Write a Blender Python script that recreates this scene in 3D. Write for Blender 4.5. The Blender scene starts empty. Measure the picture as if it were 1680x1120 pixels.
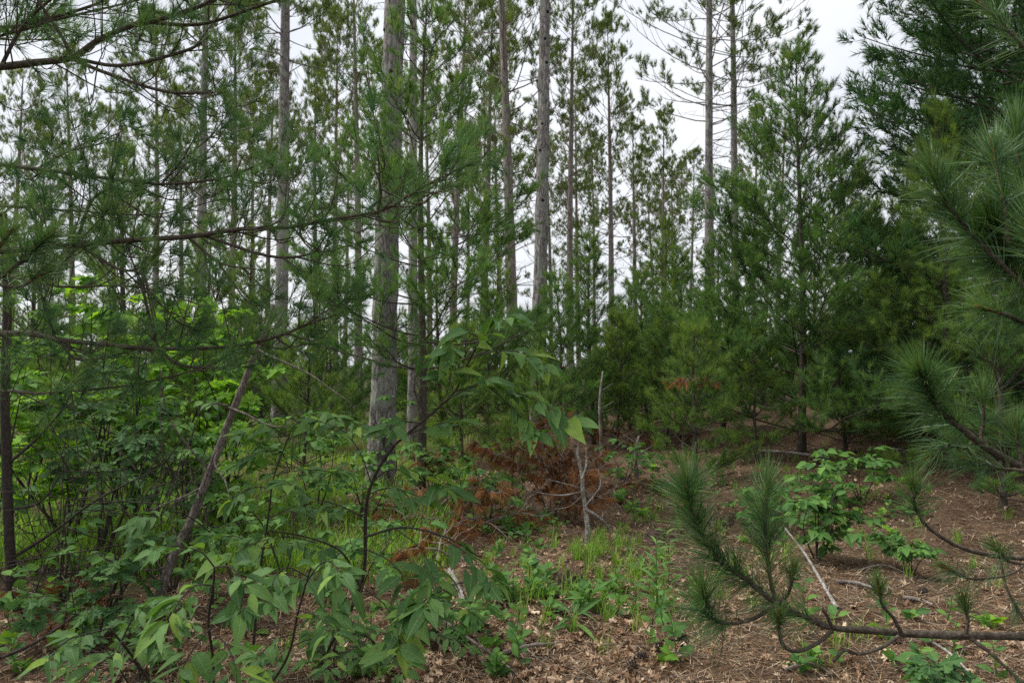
import bpy, math, random
import numpy as np
from mathutils import Vector, Matrix

SC = bpy.context.scene
COL = SC.collection
R = math.radians

# ------------------------------------------------------------------ camera
FPX, W0, H0, HOR, EYE = 1213.0, 1680, 1120, 600.0, 1.6
PITCH = math.atan((HOR - H0 / 2) / FPX)
cam_d = bpy.data.cameras.new('camera')
cam_d.sensor_width = 36.0
cam_d.lens = 36.0 * FPX / W0
cam_d.clip_start = 0.05
cam_d.clip_end = 2000
cam_d.dof.use_dof = True
cam_d.dof.focus_distance = 2.9
cam_d.dof.aperture_fstop = 7.1
cam = bpy.data.objects.new('camera', cam_d)
cam.location = (0, 0, EYE)
cam.rotation_euler = (R(90) + PITCH, 0, 0)
COL.objects.link(cam)
SC.camera = cam

# ------------------------------------------------------------------ sky, sun, exposure
SUN_EL, SUN_AZ = R(58), R(-80)          # azimuth from +Y towards +X
world = bpy.data.worlds.new('World')
SC.world = world
world.use_nodes = True
wn, wl = world.node_tree.nodes, world.node_tree.links
wn.clear()
w_out = wn.new('ShaderNodeOutputWorld')
w_bg = wn.new('ShaderNodeBackground')
w_bg.inputs['Strength'].default_value = 0.12
w_sky = wn.new('ShaderNodeTexSky')
w_sky.sky_type = 'NISHITA'
w_sky.sun_disc = False
w_sky.sun_elevation = SUN_EL
w_sky.sun_rotation = SUN_AZ
w_sky.dust_density = 3.0
w_tc = wn.new('ShaderNodeTexCoord')
w_map = wn.new('ShaderNodeMapping')
w_map.inputs['Scale'].default_value = (1.4, 1.4, 3.2)
w_noise = wn.new('ShaderNodeTexNoise')
w_noise.inputs['Scale'].default_value = 1.6
w_noise.inputs['Detail'].default_value = 5
w_ramp = wn.new('ShaderNodeValToRGB')
w_ramp.color_ramp.elements[0].position = 0.38
w_ramp.color_ramp.elements[0].color = (0.77, 0.79, 0.84, 1)
w_ramp.color_ramp.elements[1].position = 0.64
w_ramp.color_ramp.elements[1].color = (0.95, 0.955, 0.97, 1)
w_sc = wn.new('ShaderNodeVectorMath')
w_sc.operation = 'SCALE'
w_sc.inputs['Scale'].default_value = 2.75
w_mix = wn.new('ShaderNodeMixRGB')
w_mix.inputs['Fac'].default_value = 0.93
wl.new(w_tc.outputs['Generated'], w_map.inputs['Vector'])
wl.new(w_map.outputs[0], w_noise.inputs['Vector'])
wl.new(w_noise.outputs['Fac'], w_ramp.inputs[0])
wl.new(w_ramp.outputs[0], w_sc.inputs[0])
wl.new(w_sky.outputs[0], w_mix.inputs[1])
wl.new(w_sc.outputs[0], w_mix.inputs[2])
wl.new(w_mix.outputs[0], w_bg.inputs['Color'])
wl.new(w_bg.outputs[0], w_out.inputs['Surface'])

sun_d = bpy.data.lights.new('sun', 'SUN')
sun_d.energy = 1.5
sun_d.angle = R(22)
sun_d.color = (1.0, 0.97, 0.92)
sun = bpy.data.objects.new('sun', sun_d)
sv = Vector((math.sin(SUN_AZ) * math.cos(SUN_EL), math.cos(SUN_AZ) * math.cos(SUN_EL), math.sin(SUN_EL)))
sun.rotation_euler = sv.to_track_quat('Z', 'Y').to_euler()
sun.location = (-8, 8, 20)
COL.objects.link(sun)

SC.view_settings.view_transform = 'Standard'
SC.view_settings.look = 'None'
SC.view_settings.gamma = 1.0
SC.view_settings.exposure = 1.78
SC.view_settings.use_curve_mapping = False
SC.cycles.max_bounces = 7
SC.cycles.diffuse_bounces = 4
SC.cycles.transmission_bounces = 5
SC.cycles.glossy_bounces = 2
SC.cycles.use_denoising = False
SC.cycles.use_adaptive_sampling = False


# ------------------------------------------------------------------ pixel -> world
CP, SP = math.cos(PITCH), math.sin(PITCH)


def W(px, py, d):
    u, v = (px - W0 / 2) / FPX, (H0 / 2 - py) / FPX
    x, y, z = u, CP - v * SP, SP + v * CP
    s = d / y
    return np.array([x * s, d, EYE + z * s])


def sstep(a, b, x):
    t = np.clip((x - a) / (b - a), 0, 1)
    return t * t * (3 - 2 * t)


def gz(x, y):
    x = np.asarray(x, float); y = np.asarray(y, float)
    h = 0.05 * np.sin(.7 * x + .3) * np.sin(.55 * y) + .035 * np.sin(1.3 * x + 1.1 * y) + .032 * np.sin(3.1 * x - 2.3 * y + 1)
    h = h + .02 * np.sin(7.3 * x + 1.7) * np.sin(6.1 * y) + .006 * np.sin(15 * x + 9 * y) * np.sin(13 * y - 5 * x)
    h = h + sstep(5, 14, y) * np.clip(x + .5, 0, 14) * .085
    return h + .05 * sstep(4, 8, y) * np.sin(2.1 * x + .6 * y) * np.sin(1.6 * y - .9 * x)


def G(px, py):
    d = max(1.0, EYE * FPX / max(py - HOR, 20))
    for _ in range(12):
        p = W(px, py, d)
        d += (p[2] - float(gz(p[0], p[1]))) * FPX / max(py - HOR, 20) * .7
        d = max(1.0, min(d, 90))
    p = W(px, py, d)
    p[2] = float(gz(p[0], p[1]))
    return p


def on_ground(px, d):
    p = W(px, 560, d)
    return np.array([p[0], d, float(gz(p[0], d))])


# ------------------------------------------------------------------ materials
def mat(name):
    m = bpy.data.materials.new(name)
    m.use_nodes = True
    nt = m.node_tree
    nt.nodes.clear()
    return m, nt.nodes, nt.links


def ramp(n, stops):
    r = n.new('ShaderNodeValToRGB')
    e = r.color_ramp.elements
    while len(e) < len(stops):
        e.new(.5)
    for k, (p, c) in enumerate(stops):
        e[k].position = p
        e[k].color = (*c, 1)
    return r


def foliage(name, stops, trans=.38, rough=.6, spec=.14, tint=(1.25, 1.3, .5), rnd='attr', vein=False, edge=0.):
    m, n, l = mat(name)
    out = n.new('ShaderNodeOutputMaterial')
    r = ramp(n, stops)
    if rnd == 'attr':
        a = n.new('ShaderNodeAttribute'); a.attribute_name = 'var'
        l.new(a.outputs['Fac'], r.inputs[0])
    else:
        a = n.new('ShaderNodeObjectInfo')
        l.new(a.outputs['Random'], r.inputs[0])
    col = r.outputs[0]
    p = n.new('ShaderNodeBsdfPrincipled')
    p.inputs['Roughness'].default_value = rough
    p.inputs['Specular IOR Level'].default_value = spec
    if vein:
        tc = n.new('ShaderNodeTexCoord')
        sep = n.new('ShaderNodeSeparateXYZ'); l.new(tc.outputs['Object'], sep.inputs[0])
        ab = n.new('ShaderNodeMath'); ab.operation = 'ABSOLUTE'; l.new(sep.outputs[1], ab.inputs[0])
        mr = n.new('ShaderNodeMapRange'); l.new(ab.outputs[0], mr.inputs[0])
        mr.inputs[1].default_value = .006; mr.inputs[2].default_value = .02
        mr.inputs[3].default_value = 1; mr.inputs[4].default_value = 0
        ma = n.new('ShaderNodeMath'); ma.operation = 'MULTIPLY_ADD'
        l.new(ab.outputs[0], ma.inputs[0]); ma.inputs[1].default_value = -.75; l.new(sep.outputs[0], ma.inputs[2])
        mu = n.new('ShaderNodeMath'); mu.operation = 'MULTIPLY'; l.new(ma.outputs[0], mu.inputs[0]); mu.inputs[1].default_value = 62
        si = n.new('ShaderNodeMath'); si.operation = 'SINE'; l.new(mu.outputs[0], si.inputs[0])
        mr2 = n.new('ShaderNodeMapRange'); l.new(si.outputs[0], mr2.inputs[0])
        mr2.inputs[1].default_value = .55; mr2.inputs[2].default_value = 1
        mr2.inputs[3].default_value = 0; mr2.inputs[4].default_value = .35
        mx = n.new('ShaderNodeMath'); mx.operation = 'MAXIMUM'; l.new(mr.outputs[0], mx.inputs[0]); l.new(mr2.outputs[0], mx.inputs[1])
        sc = n.new('ShaderNodeMath'); sc.operation = 'MULTIPLY'; l.new(mx.outputs[0], sc.inputs[0]); sc.inputs[1].default_value = .5
        ns = n.new('ShaderNodeTexNoise'); ns.inputs['Scale'].default_value = 5; l.new(tc.outputs['Object'], ns.inputs['Vector'])
        hv = n.new('ShaderNodeHueSaturation'); l.new(col, hv.inputs['Color'])
        mr3 = n.new('ShaderNodeMapRange'); l.new(ns.outputs['Fac'], mr3.inputs[0])
        mr3.inputs[3].default_value = .75; mr3.inputs[4].default_value = 1.25
        l.new(mr3.outputs[0], hv.inputs['Value'])
        mc = n.new('ShaderNodeMixRGB'); l.new(sc.outputs[0], mc.inputs[0]); l.new(hv.outputs[0], mc.inputs[1])
        mc.inputs[2].default_value = (.24, .33, .12, 1)
        oi = n.new('ShaderNodeObjectInfo')
        av = n.new('ShaderNodeVectorMath'); av.operation = 'ADD'; l.new(tc.outputs['Object'], av.inputs[0]); l.new(oi.outputs['Location'], av.inputs[1])
        sn = n.new('ShaderNodeTexNoise'); sn.inputs['Scale'].default_value = 9; sn.inputs['Detail'].default_value = 2; l.new(av.outputs[0], sn.inputs['Vector'])
        sr = ramp(n, [(.68, (0, 0, 0)), (.73, (1, 1, 1))]); l.new(sn.outputs['Fac'], sr.inputs[0])
        ms = n.new('ShaderNodeMixRGB'); l.new(sr.outputs[0], ms.inputs[0]); l.new(mc.outputs[0], ms.inputs[1]); ms.inputs[2].default_value = (.13, .09, .03, 1)
        col = ms.outputs[0]
        bp = n.new('ShaderNodeBump'); bp.inputs['Strength'].default_value = .25; bp.inputs['Distance'].default_value = .01
        l.new(mx.outputs[0], bp.inputs['Height']); bp.invert = True
        l.new(bp.outputs[0], p.inputs['Normal'])
    l.new(col, p.inputs['Base Color'])
    t = n.new('ShaderNodeBsdfTranslucent')
    mul = n.new('ShaderNodeMixRGB'); mul.blend_type = 'MULTIPLY'; mul.inputs[0].default_value = 1
    l.new(col, mul.inputs[1]); mul.inputs[2].default_value = (*tint, 1)
    l.new(mul.outputs[0], t.inputs['Color'])
    mix = n.new('ShaderNodeMixShader'); mix.inputs[0].default_value = trans
    l.new(p.outputs[0], mix.inputs[1]); l.new(t.outputs[0], mix.inputs[2])
    l.new(mix.outputs[0], out.inputs['Surface'])
    return m


def bark(name, dark, mid, light, scale=(9, 9, 2.2), bump=.6, patch=None, flake=3.0):
    m, n, l = mat(name)
    out = n.new('ShaderNodeOutputMaterial')
    p = n.new('ShaderNodeBsdfPrincipled')
    p.inputs['Roughness'].default_value = .92
    p.inputs['Specular IOR Level'].default_value = .15
    tc = n.new('ShaderNodeTexCoord')
    oi = n.new('ShaderNodeObjectInfo')
    add = n.new('ShaderNodeVectorMath'); add.operation = 'ADD'
    l.new(tc.outputs['Object'], add.inputs[0]); l.new(oi.outputs['Location'], add.inputs[1])
    mp = n.new('ShaderNodeMapping'); mp.inputs['Scale'].default_value = scale
    l.new(add.outputs[0], mp.inputs[0])
    wv = n.new('ShaderNodeTexNoise'); wv.inputs['Scale'].default_value = 1.3; wv.inputs['Detail'].default_value = 3
    l.new(mp.outputs[0], wv.inputs['Vector'])
    mixv = n.new('ShaderNodeMixRGB'); mixv.inputs[0].default_value = .22
    l.new(mp.outputs[0], mixv.inputs[1]); l.new(wv.outputs['Color'], mixv.inputs[2])
    vo = n.new('ShaderNodeTexVoronoi'); vo.feature = 'DISTANCE_TO_EDGE'; vo.inputs['Scale'].default_value = flake
    l.new(mixv.outputs[0], vo.inputs['Vector'])
    vc = n.new('ShaderNodeTexVoronoi'); vc.inputs['Scale'].default_value = flake
    l.new(mixv.outputs[0], vc.inputs['Vector'])
    no = n.new('ShaderNodeTexNoise'); no.inputs['Scale'].default_value = 6; no.inputs['Detail'].default_value = 8; no.inputs['Roughness'].default_value = .7
    l.new(mp.outputs[0], no.inputs['Vector'])
    r = ramp(n, [(0.0, dark), (.12, mid), (.4, light)])
    l.new(vo.outputs['Distance'], r.inputs[0])
    r2 = ramp(n, [(.3, dark), (.5, mid), (.72, light)])
    l.new(no.outputs['Fac'], r2.inputs[0])
    mx = n.new('ShaderNodeMixRGB'); mx.inputs[0].default_value = .55
    l.new(r.outputs[0], mx.inputs[1]); l.new(r2.outputs[0], mx.inputs[2])
    hv = n.new('ShaderNodeHueSaturation')
    sp = n.new('ShaderNodeSeparateXYZ'); l.new(vc.outputs['Color'], sp.inputs[0])
    mr = n.new('ShaderNodeMapRange'); l.new(sp.outputs[0], mr.inputs[0]); mr.inputs[3].default_value = .7; mr.inputs[4].default_value = 1.25
    l.new(mr.outputs[0], hv.inputs['Value']); l.new(mx.outputs[0], hv.inputs['Color'])
    col = hv.outputs[0]
    if patch:
        pn = n.new('ShaderNodeTexNoise'); pn.inputs['Scale'].default_value = 5; pn.inputs['Detail'].default_value = 4
        l.new(add.outputs[0], pn.inputs['Vector'])
        pr = ramp(n, [(.5, (0, 0, 0)), (.62, (1, 1, 1))]); l.new(pn.outputs['Fac'], pr.inputs[0])
        pm = n.new('ShaderNodeMixRGB'); l.new(pr.outputs[0], pm.inputs[0]); l.new(col, pm.inputs[1]); pm.inputs[2].default_value = (*patch, 1)
        col = pm.outputs[0]
    l.new(col, p.inputs['Base Color'])
    ad = n.new('ShaderNodeMath'); ad.operation = 'ADD'
    l.new(r.outputs[0], ad.inputs[0]); l.new(no.outputs['Fac'], ad.inputs[1])
    b = n.new('ShaderNodeBump'); b.inputs['Strength'].default_value = bump; b.inputs['Distance'].default_value = .02
    l.new(ad.outputs[0], b.inputs['Height']); l.new(b.outputs[0], p.inputs['Normal'])
    l.new(p.outputs[0], out.inputs['Surface'])
    return m


M = {}
M['red_bark'] = bark('red_pine_bark', (.035, .029, .027), (.22, .195, .183), (.47, .44, .42), scale=(9, 9, 2.6), bump=1.0, patch=(.27, .275, .24))
M['far_bark'] = bark('distant_pine_bark', (.07, .057, .05), (.21, .178, .16), (.36, .315, .285), bump=.4)
M['young_bark'] = bark('young_pine_bark', (.03, .025, .02), (.065, .055, .043), (.12, .105, .085), scale=(14, 14, 6), bump=.4)
M['bough_bark'] = bark('bough_bark', (.035, .026, .02), (.085, .07, .052), (.17, .145, .11), scale=(30, 30, 30), bump=.5)
M['dead_bark'] = bark('dead_trunk_bark', (.045, .036, .032), (.14, .115, .1), (.29, .255, .23), scale=(22, 22, 7), bump=.6)
M['snag'] = bark('pale_snag_wood', (.05, .042, .036), (.24, .22, .195), (.47, .45, .41), scale=(18, 18, 18), bump=.4, patch=(.12, .1, .085))
M['stick'] = bark('weathered_stick', (.07, .055, .045), (.2, .165, .135), (.36, .31, .27), scale=(24, 24, 24), bump=.4)
M['stump'] = bark('rotten_stump', (.03, .02, .015), (.09, .06, .045), (.2, .15, .12), scale=(18, 18, 5), bump=1.)
M['stem'] = bark('dark_stem', (.02, .016, .013), (.05, .04, .033), (.10, .085, .07), scale=(40, 40, 40), bump=.2)
M['scar'] = bark('branch_scar', (.008, .006, .005), (.018, .014, .012), (.04, .03, .026), scale=(30, 30, 30), bump=.6)
M['bud'] = foliage('pine_candle', [(0, (.13, .065, .022)), (1, (.24, .13, .045))], trans=.1, rnd='obj')

M['wp'] = foliage('white_pine_needles', [(0, (.05, .11, .036)), (.45, (.092, .185, .064)), (.85, (.155, .255, .072)), (1, (.24, .30, .065))])
M['wp_dark'] = foliage('dark_pine_needles', [(0, (.028, .075, .036)), (.5, (.055, .125, .055)), (.9, (.095, .175, .06)), (1, (.15, .22, .06))])  # white pine again, with its backlit darkness put into the needle colour
M['wp_light'] = foliage('light_pine_needles', [(0, (.06, .115, .036)), (.45, (.115, .2, .056)), (.85, (.18, .265, .064)), (1, (.25, .31, .07))])
M['wp_near'] = foliage('white_pine_bough_needles', [(0, (.05, .115, .056)), (.6, (.10, .19, .085)), (.9, (.165, .26, .088)), (1, (.28, .22, .05))])
M['rp'] = foliage('red_pine_needles', [(0, (.065, .10, .036)), (.5, (.13, .185, .056)), (1, (.21, .255, .07))])
M['rp_near'] = foliage('red_pine_bough_needles', [(0, (.036, .09, .036)), (.5, (.075, .15, .056)), (.85, (.13, .215, .07)), (.97, (.21, .25, .08)), (1, (.3, .2, .08))], trans=.25, rough=.42, spec=.28)
M['dead'] = foliage('dead_rust_needles', [(0, (.075, .033, .014)), (.5, (.25, .112, .042)), (.85, (.36, .19, .08)), (1, (.36, .27, .18))], tint=(1.2, .9, .6))
M['cherry'] = foliage('cherry_leaf', [(0, (.045, .118, .036)), (.5, (.088, .19, .055)), (.85, (.13, .25, .06)), (1, (.24, .36, .055))], trans=.35, rough=.55, spec=.2, rnd='obj', vein=True, tint=(1.3, 1.35, .45))
M['maple'] = foliage('maple_leaf', [(0, (.07, .18, .025)), (.5, (.145, .31, .036)), (1, (.24, .43, .05))], trans=.52, rnd='obj', vein=True, tint=(1.35, 1.3, .35))
M['shaded_lobed'] = foliage('shaded_lobed_leaf', [(0, (.03, .085, .03)), (.5, (.055, .135, .045)), (1, (.10, .2, .05))], trans=.35, rnd='obj', vein=True)  # darker copy for lobed leaves in shade; the shade is in the colour
M['shrub'] = foliage('shrub_leaf', [(0, (.04, .11, .03)), (.5, (.07, .17, .04)), (1, (.13, .26, .05))], trans=.35, rnd='obj', vein=True)
M['shrub_mass'] = foliage('shrub_leaf_mass', [(0, (.04, .11, .03)), (.5, (.075, .18, .04)), (1, (.14, .28, .05))], trans=.4)
M['grass'] = foliage('grass_blades', [(0, (.09, .2, .03)), (.5, (.16, .31, .045)), (.9, (.25, .40, .07)), (1, (.3, .27, .12))], trans=.4)
M['dead_leaf'] = foliage('dry_oak_leaf', [(0, (.2, .11, .065)), (.35, (.36, .24, .15)), (.75, (.52, .38, .26)), (1, (.64, .52, .38))], trans=.15, rnd='obj', tint=(1, .8, .6), rough=.7, spec=.2)
M['dead_mass'] = foliage('dry_leaf_litter', [(0, (.12, .07, .045)), (.4, (.28, .18, .11)), (.8, (.44, .32, .21)), (1, (.58, .47, .34))], trans=.15, tint=(1, .8, .6), rough=.7, spec=.2)
M['litter'] = foliage('fallen_needles', [(0, (.05, .028, .015)), (.45, (.15, .085, .043)), (.8, (.34, .24, .145)), (1, (.5, .41, .31))], trans=.1, tint=(1, .8, .6), rough=.75, spec=.15)


def ground_mat():
    m, n, l = mat('forest_floor')
    out = n.new('ShaderNodeOutputMaterial')
    p = n.new('ShaderNodeBsdfPrincipled'); p.inputs['Roughness'].default_value = .95
    p.inputs['Specular IOR Level'].default_value = .1
    tc = n.new('ShaderNodeTexCoord')
    n1 = n.new('ShaderNodeTexNoise'); n1.inputs['Scale'].default_value = 1.1; n1.inputs['Detail'].default_value = 6
    n2 = n.new('ShaderNodeTexNoise'); n2.inputs['Scale'].default_value = 38; n2.inputs['Detail'].default_value = 9; n2.inputs['Roughness'].default_value = .75
    n3 = n.new('ShaderNodeTexNoise'); n3.inputs['Scale'].default_value = .45; n3.inputs['Detail'].default_value = 5
    for q in (n1, n2, n3):
        l.new(tc.outputs['Object'], q.inputs['Vector'])
    r1 = ramp(n, [(.34, (.022, .014, .009)), (.5, (.066, .042, .026)), (.64, (.125, .083, .053))]); l.new(n1.outputs['Fac'], r1.inputs[0])
    r2 = ramp(n, [(.34, (.024, .016, .01)), (.5, (.086, .056, .035)), (.66, (.27, .195, .13))]); l.new(n2.outputs['Fac'], r2.inputs[0])
    mx = n.new('ShaderNodeMixRGB'); mx.inputs[0].default_value = .6; l.new(r1.outputs[0], mx.inputs[1]); l.new(r2.outputs[0], mx.inputs[2])
    sp = n.new('ShaderNodeSeparateXYZ'); l.new(tc.outputs['Object'], sp.inputs[0])
    mr = n.new('ShaderNodeMapRange'); l.new(sp.outputs[0], mr.inputs[0])
    mr.inputs[1].default_value = -1.6; mr.inputs[2].default_value = -4.; mr.inputs[3].default_value = -.16; mr.inputs[4].default_value = .10
    a = n.new('ShaderNodeMath'); a.operation = 'ADD'; l.new(n3.outputs['Fac'], a.inputs[0]); l.new(mr.outputs[0], a.inputs[1])
    r3 = ramp(n, [(.52, (0, 0, 0)), (.66, (1, 1, 1))]); l.new(a.outputs[0], r3.inputs[0])
    mg = n.new('ShaderNodeMixRGB'); l.new(r3.outputs[0], mg.inputs[0]); l.new(mx.outputs[0], mg.inputs[1]); mg.inputs[2].default_value = (.05, .065, .025, 1)
    l.new(mg.outputs[0], p.inputs['Base Color'])
    b = n.new('ShaderNodeBump'); b.inputs['Strength'].default_value = .8; b.inputs['Distance'].default_value = .03
    l.new(n2.outputs['Fac'], b.inputs['Height']); l.new(b.outputs[0], p.inputs['Normal'])
    l.new(p.outputs[0], out.inputs['Surface'])
    return m


M['ground'] = ground_mat()


# ------------------------------------------------------------------ geometry helpers
class Geo:
    def __init__(s):
        s.V, s.F, s.A, s.n = [], [], [], 0

    def add(s, v, f, a=.5):
        v = np.asarray(v, float).reshape(-1, 3)
        s.V.append(v)
        s.F.append(np.asarray(f, int).reshape(-1, 3) + s.n)
        s.A.append(np.broadcast_to(np.asarray(a, float), (len(v),)))
        s.n += len(v)

    def mesh(s, name, m, off=None, smooth=True):
        me = bpy.data.meshes.new(name)
        if s.n:
            v = np.concatenate(s.V)
            if off is not None:
                v = v - np.asarray(off)
            f = np.concatenate(s.F)
            me.vertices.add(len(v)); me.vertices.foreach_set('co', v.astype(np.float32).ravel())
            me.loops.add(f.size); me.loops.foreach_set('vertex_index', f.astype(np.int32).ravel())
            me.polygons.add(len(f)); me.polygons.foreach_set('loop_start', np.arange(0, f.size, 3, dtype=np.int32))
            me.polygons.foreach_set('use_smooth', np.full(len(f), smooth))
            at = me.attributes.new('var', 'FLOAT', 'POINT')
            at.data.foreach_set('value', np.concatenate(s.A).astype(np.float32))
            me.update(calc_edges=True)
        me.materials.append(m)
        return me


def curve(pts, n):
    p = np.asarray(pts, float)
    if len(p) < 3:
        return p[0] + (p[-1] - p[0]) * np.linspace(0, 1, n)[:, None]
    q = np.vstack([2 * p[0] - p[1], p, 2 * p[-1] - p[-2]])
    t = np.linspace(0, len(p) - 1 - 1e-6, n)
    i = t.astype(int); u = (t - i)[:, None]
    a, b, c, d = q[i], q[i + 1], q[i + 2], q[i + 3]
    return .5 * (2 * b + (c - a) * u + (2 * a - 5 * b + 4 * c - d) * u ** 2 + (3 * b - a - 3 * c + d) * u ** 3)


def unit(v):
    v = np.asarray(v, float)
    return v / (np.linalg.norm(v, axis=-1, keepdims=True) + 1e-9)


def tube(geo, path, rad, sides=6, bump=None, a=.5):
    p = np.asarray(path, float); k = len(p)
    rad = np.broadcast_to(np.asarray(rad, float), (k,))
    t = unit(np.gradient(p, axis=0))
    mt = np.abs(t).mean(0)
    ref = np.eye(3)[int(np.argmin(mt))]
    u = unit(np.cross(t, ref)); v = np.cross(t, u)
    an = np.arange(sides) * 2 * math.pi / sides
    r = rad[:, None] * np.ones(sides)
    if bump is not None:
        r = r * bump
    ring = p[:, None] + r[..., None] * (np.cos(an)[None, :, None] * u[:, None] + np.sin(an)[None, :, None] * v[:, None])
    verts = np.vstack([ring.reshape(-1, 3), p[-1] + t[-1] * rad[-1] * .6])
    i = np.arange(k - 1)[:, None] * sides; j = np.arange(sides)[None]; jn = (j + 1) % sides
    A, B_, C, D = i + j, i + jn, i + sides + jn, i + sides + j
    f = np.concatenate([np.stack([A, B_, C], -1).reshape(-1, 3), np.stack([A, C, D], -1).reshape(-1, 3)])
    e = (k - 1) * sides
    cap = np.stack([e + np.arange(sides), e + (np.arange(sides) + 1) % sides, np.full(sides, k * sides)], -1)
    geo.add(verts, np.vstack([f, cap]), a)


def needles(geo, O, D, SL, n, length, a0, a1, width, rng, seg=1, droop=0., bend=.15, var=None, vn=.12, pair=1):
    O = np.asarray(O, float); D = unit(D); N = len(O)
    if N == 0:
        return
    if var is None:
        var = rng.random(N) * .8
    Mn = N * n
    o = np.repeat(O, n, 0); d = np.repeat(D, n, 0)
    sl = np.repeat(np.broadcast_to(np.asarray(SL, float), (N,)), n)[:, None]
    va = np.clip(np.repeat(np.broadcast_to(var, (N,)), n) + (rng.random(Mn) - .5) * 2 * vn, 0, 1)
    ref = np.where(np.abs(d[:, 2:3]) > .9, np.array([[1., 0, 0]]), np.array([[0, 0, 1.]]))
    u = unit(np.cross(d, ref)); v = np.cross(d, u)
    t = rng.random(Mn)[:, None]; az = rng.random(Mn)[:, None] * 2 * math.pi
    an0 = rng.random(Mn)[:, None]
    if pair > 1:                                # needles leave the twig in bundles
        gi = (np.arange(Mn) // pair) * pair
        az = az[gi] + rng.normal(size=(Mn, 1)) * .16; t = t[gi]; an0 = np.clip(an0[gi] + rng.normal(size=(Mn, 1)) * .07, 0, 1.1)
    ang = (a0 + (a1 - a0) * an0) * (1 - .45 * t)
    dr = np.cos(ang) * d + np.sin(ang) * (np.cos(az) * u + np.sin(az) * v)
    L = length * (.7 + .45 * rng.random(Mn)[:, None])
    b = o + d * t * sl
    w = unit(np.cross(dr, rng.normal(size=(Mn, 3)))) * width * .5
    tip = b + unit(dr + bend * d) * L
    tip[:, 2] -= droop * L[:, 0]
    if seg == 1:
        vs = np.stack([b - w, b + w, tip], 1).reshape(-1, 3)
        f = np.arange(Mn * 3).reshape(-1, 3)
        geo.add(vs, f, np.repeat(va, 3))
    else:
        mid = b + dr * L * .52
        vs = np.stack([b - w, b + w, mid - w * .85, mid + w * .85, tip], 1).reshape(-1, 3)
        k = np.arange(Mn)[:, None] * 5
        f = np.concatenate([k + np.array([[0, 1, 3]]), k + np.array([[0, 3, 2]]), k + np.array([[2, 3, 4]])])
        geo.add(vs, f, np.repeat(va, 5))


def link(name, data, parent=None, loc=None):
    o = bpy.data.objects.new(name, data)
    COL.objects.link(o)
    if parent is not None:
        o.parent = parent
    if loc is not None:
        o.location = loc
    return o


def thing(name, label, cat, loc, group=None, rotz=0., scale=1.):
    o = link(name, None, None, tuple(loc))
    o.empty_display_size = .2
    o.rotation_euler = (0, 0, rotz); o.scale = (scale,) * 3
    o['label'] = label; o['category'] = cat
    if group:
        o['group'] = group
    return o


def tag(o, label, cat, group=None):
    o['label'] = label; o['category'] = cat
    if group:
        o['group'] = group
    return o


def stuff(o):
    o['kind'] = 'stuff'
    return o


# ------------------------------------------------------------------ ground
def axis(lo, hi, f0, f1, step, grow=1.12):
    mid = list(np.arange(f0, f1 + 1e-6, step))
    a, s = f0, step; left = []
    while a > lo:
        s *= grow; a -= s; left.append(a)
    b, s = f1, step; right = []
    while b < hi:
        s *= grow; b += s; right.append(b)
    return np.array(left[::-1] + mid + right)


xs, ys = axis(-400, 400, -4.0, 5.0, .07), axis(-60, 700, 2.4, 9.5, .07)
X, Y = np.meshgrid(xs, ys)
rg = np.random.default_rng(3)
Z = gz(X, Y) + rg.normal(size=X.shape) * .011
g = Geo()
nx = len(xs)
ii = np.arange((len(ys) - 1) * nx).reshape(-1, nx)[:, :-1].ravel()
g.add(np.stack([X, Y, Z], -1), np.vstack([np.stack([ii, ii + 1, ii + nx + 1], -1), np.stack([ii, ii + nx + 1, ii + nx], -1)]))
ground = link('ground', g.mesh('ground', M['ground']))
ground['kind'] = 'structure'
ground['label'] = 'brown forest floor of pine needles, dry leaves and soil'


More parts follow.
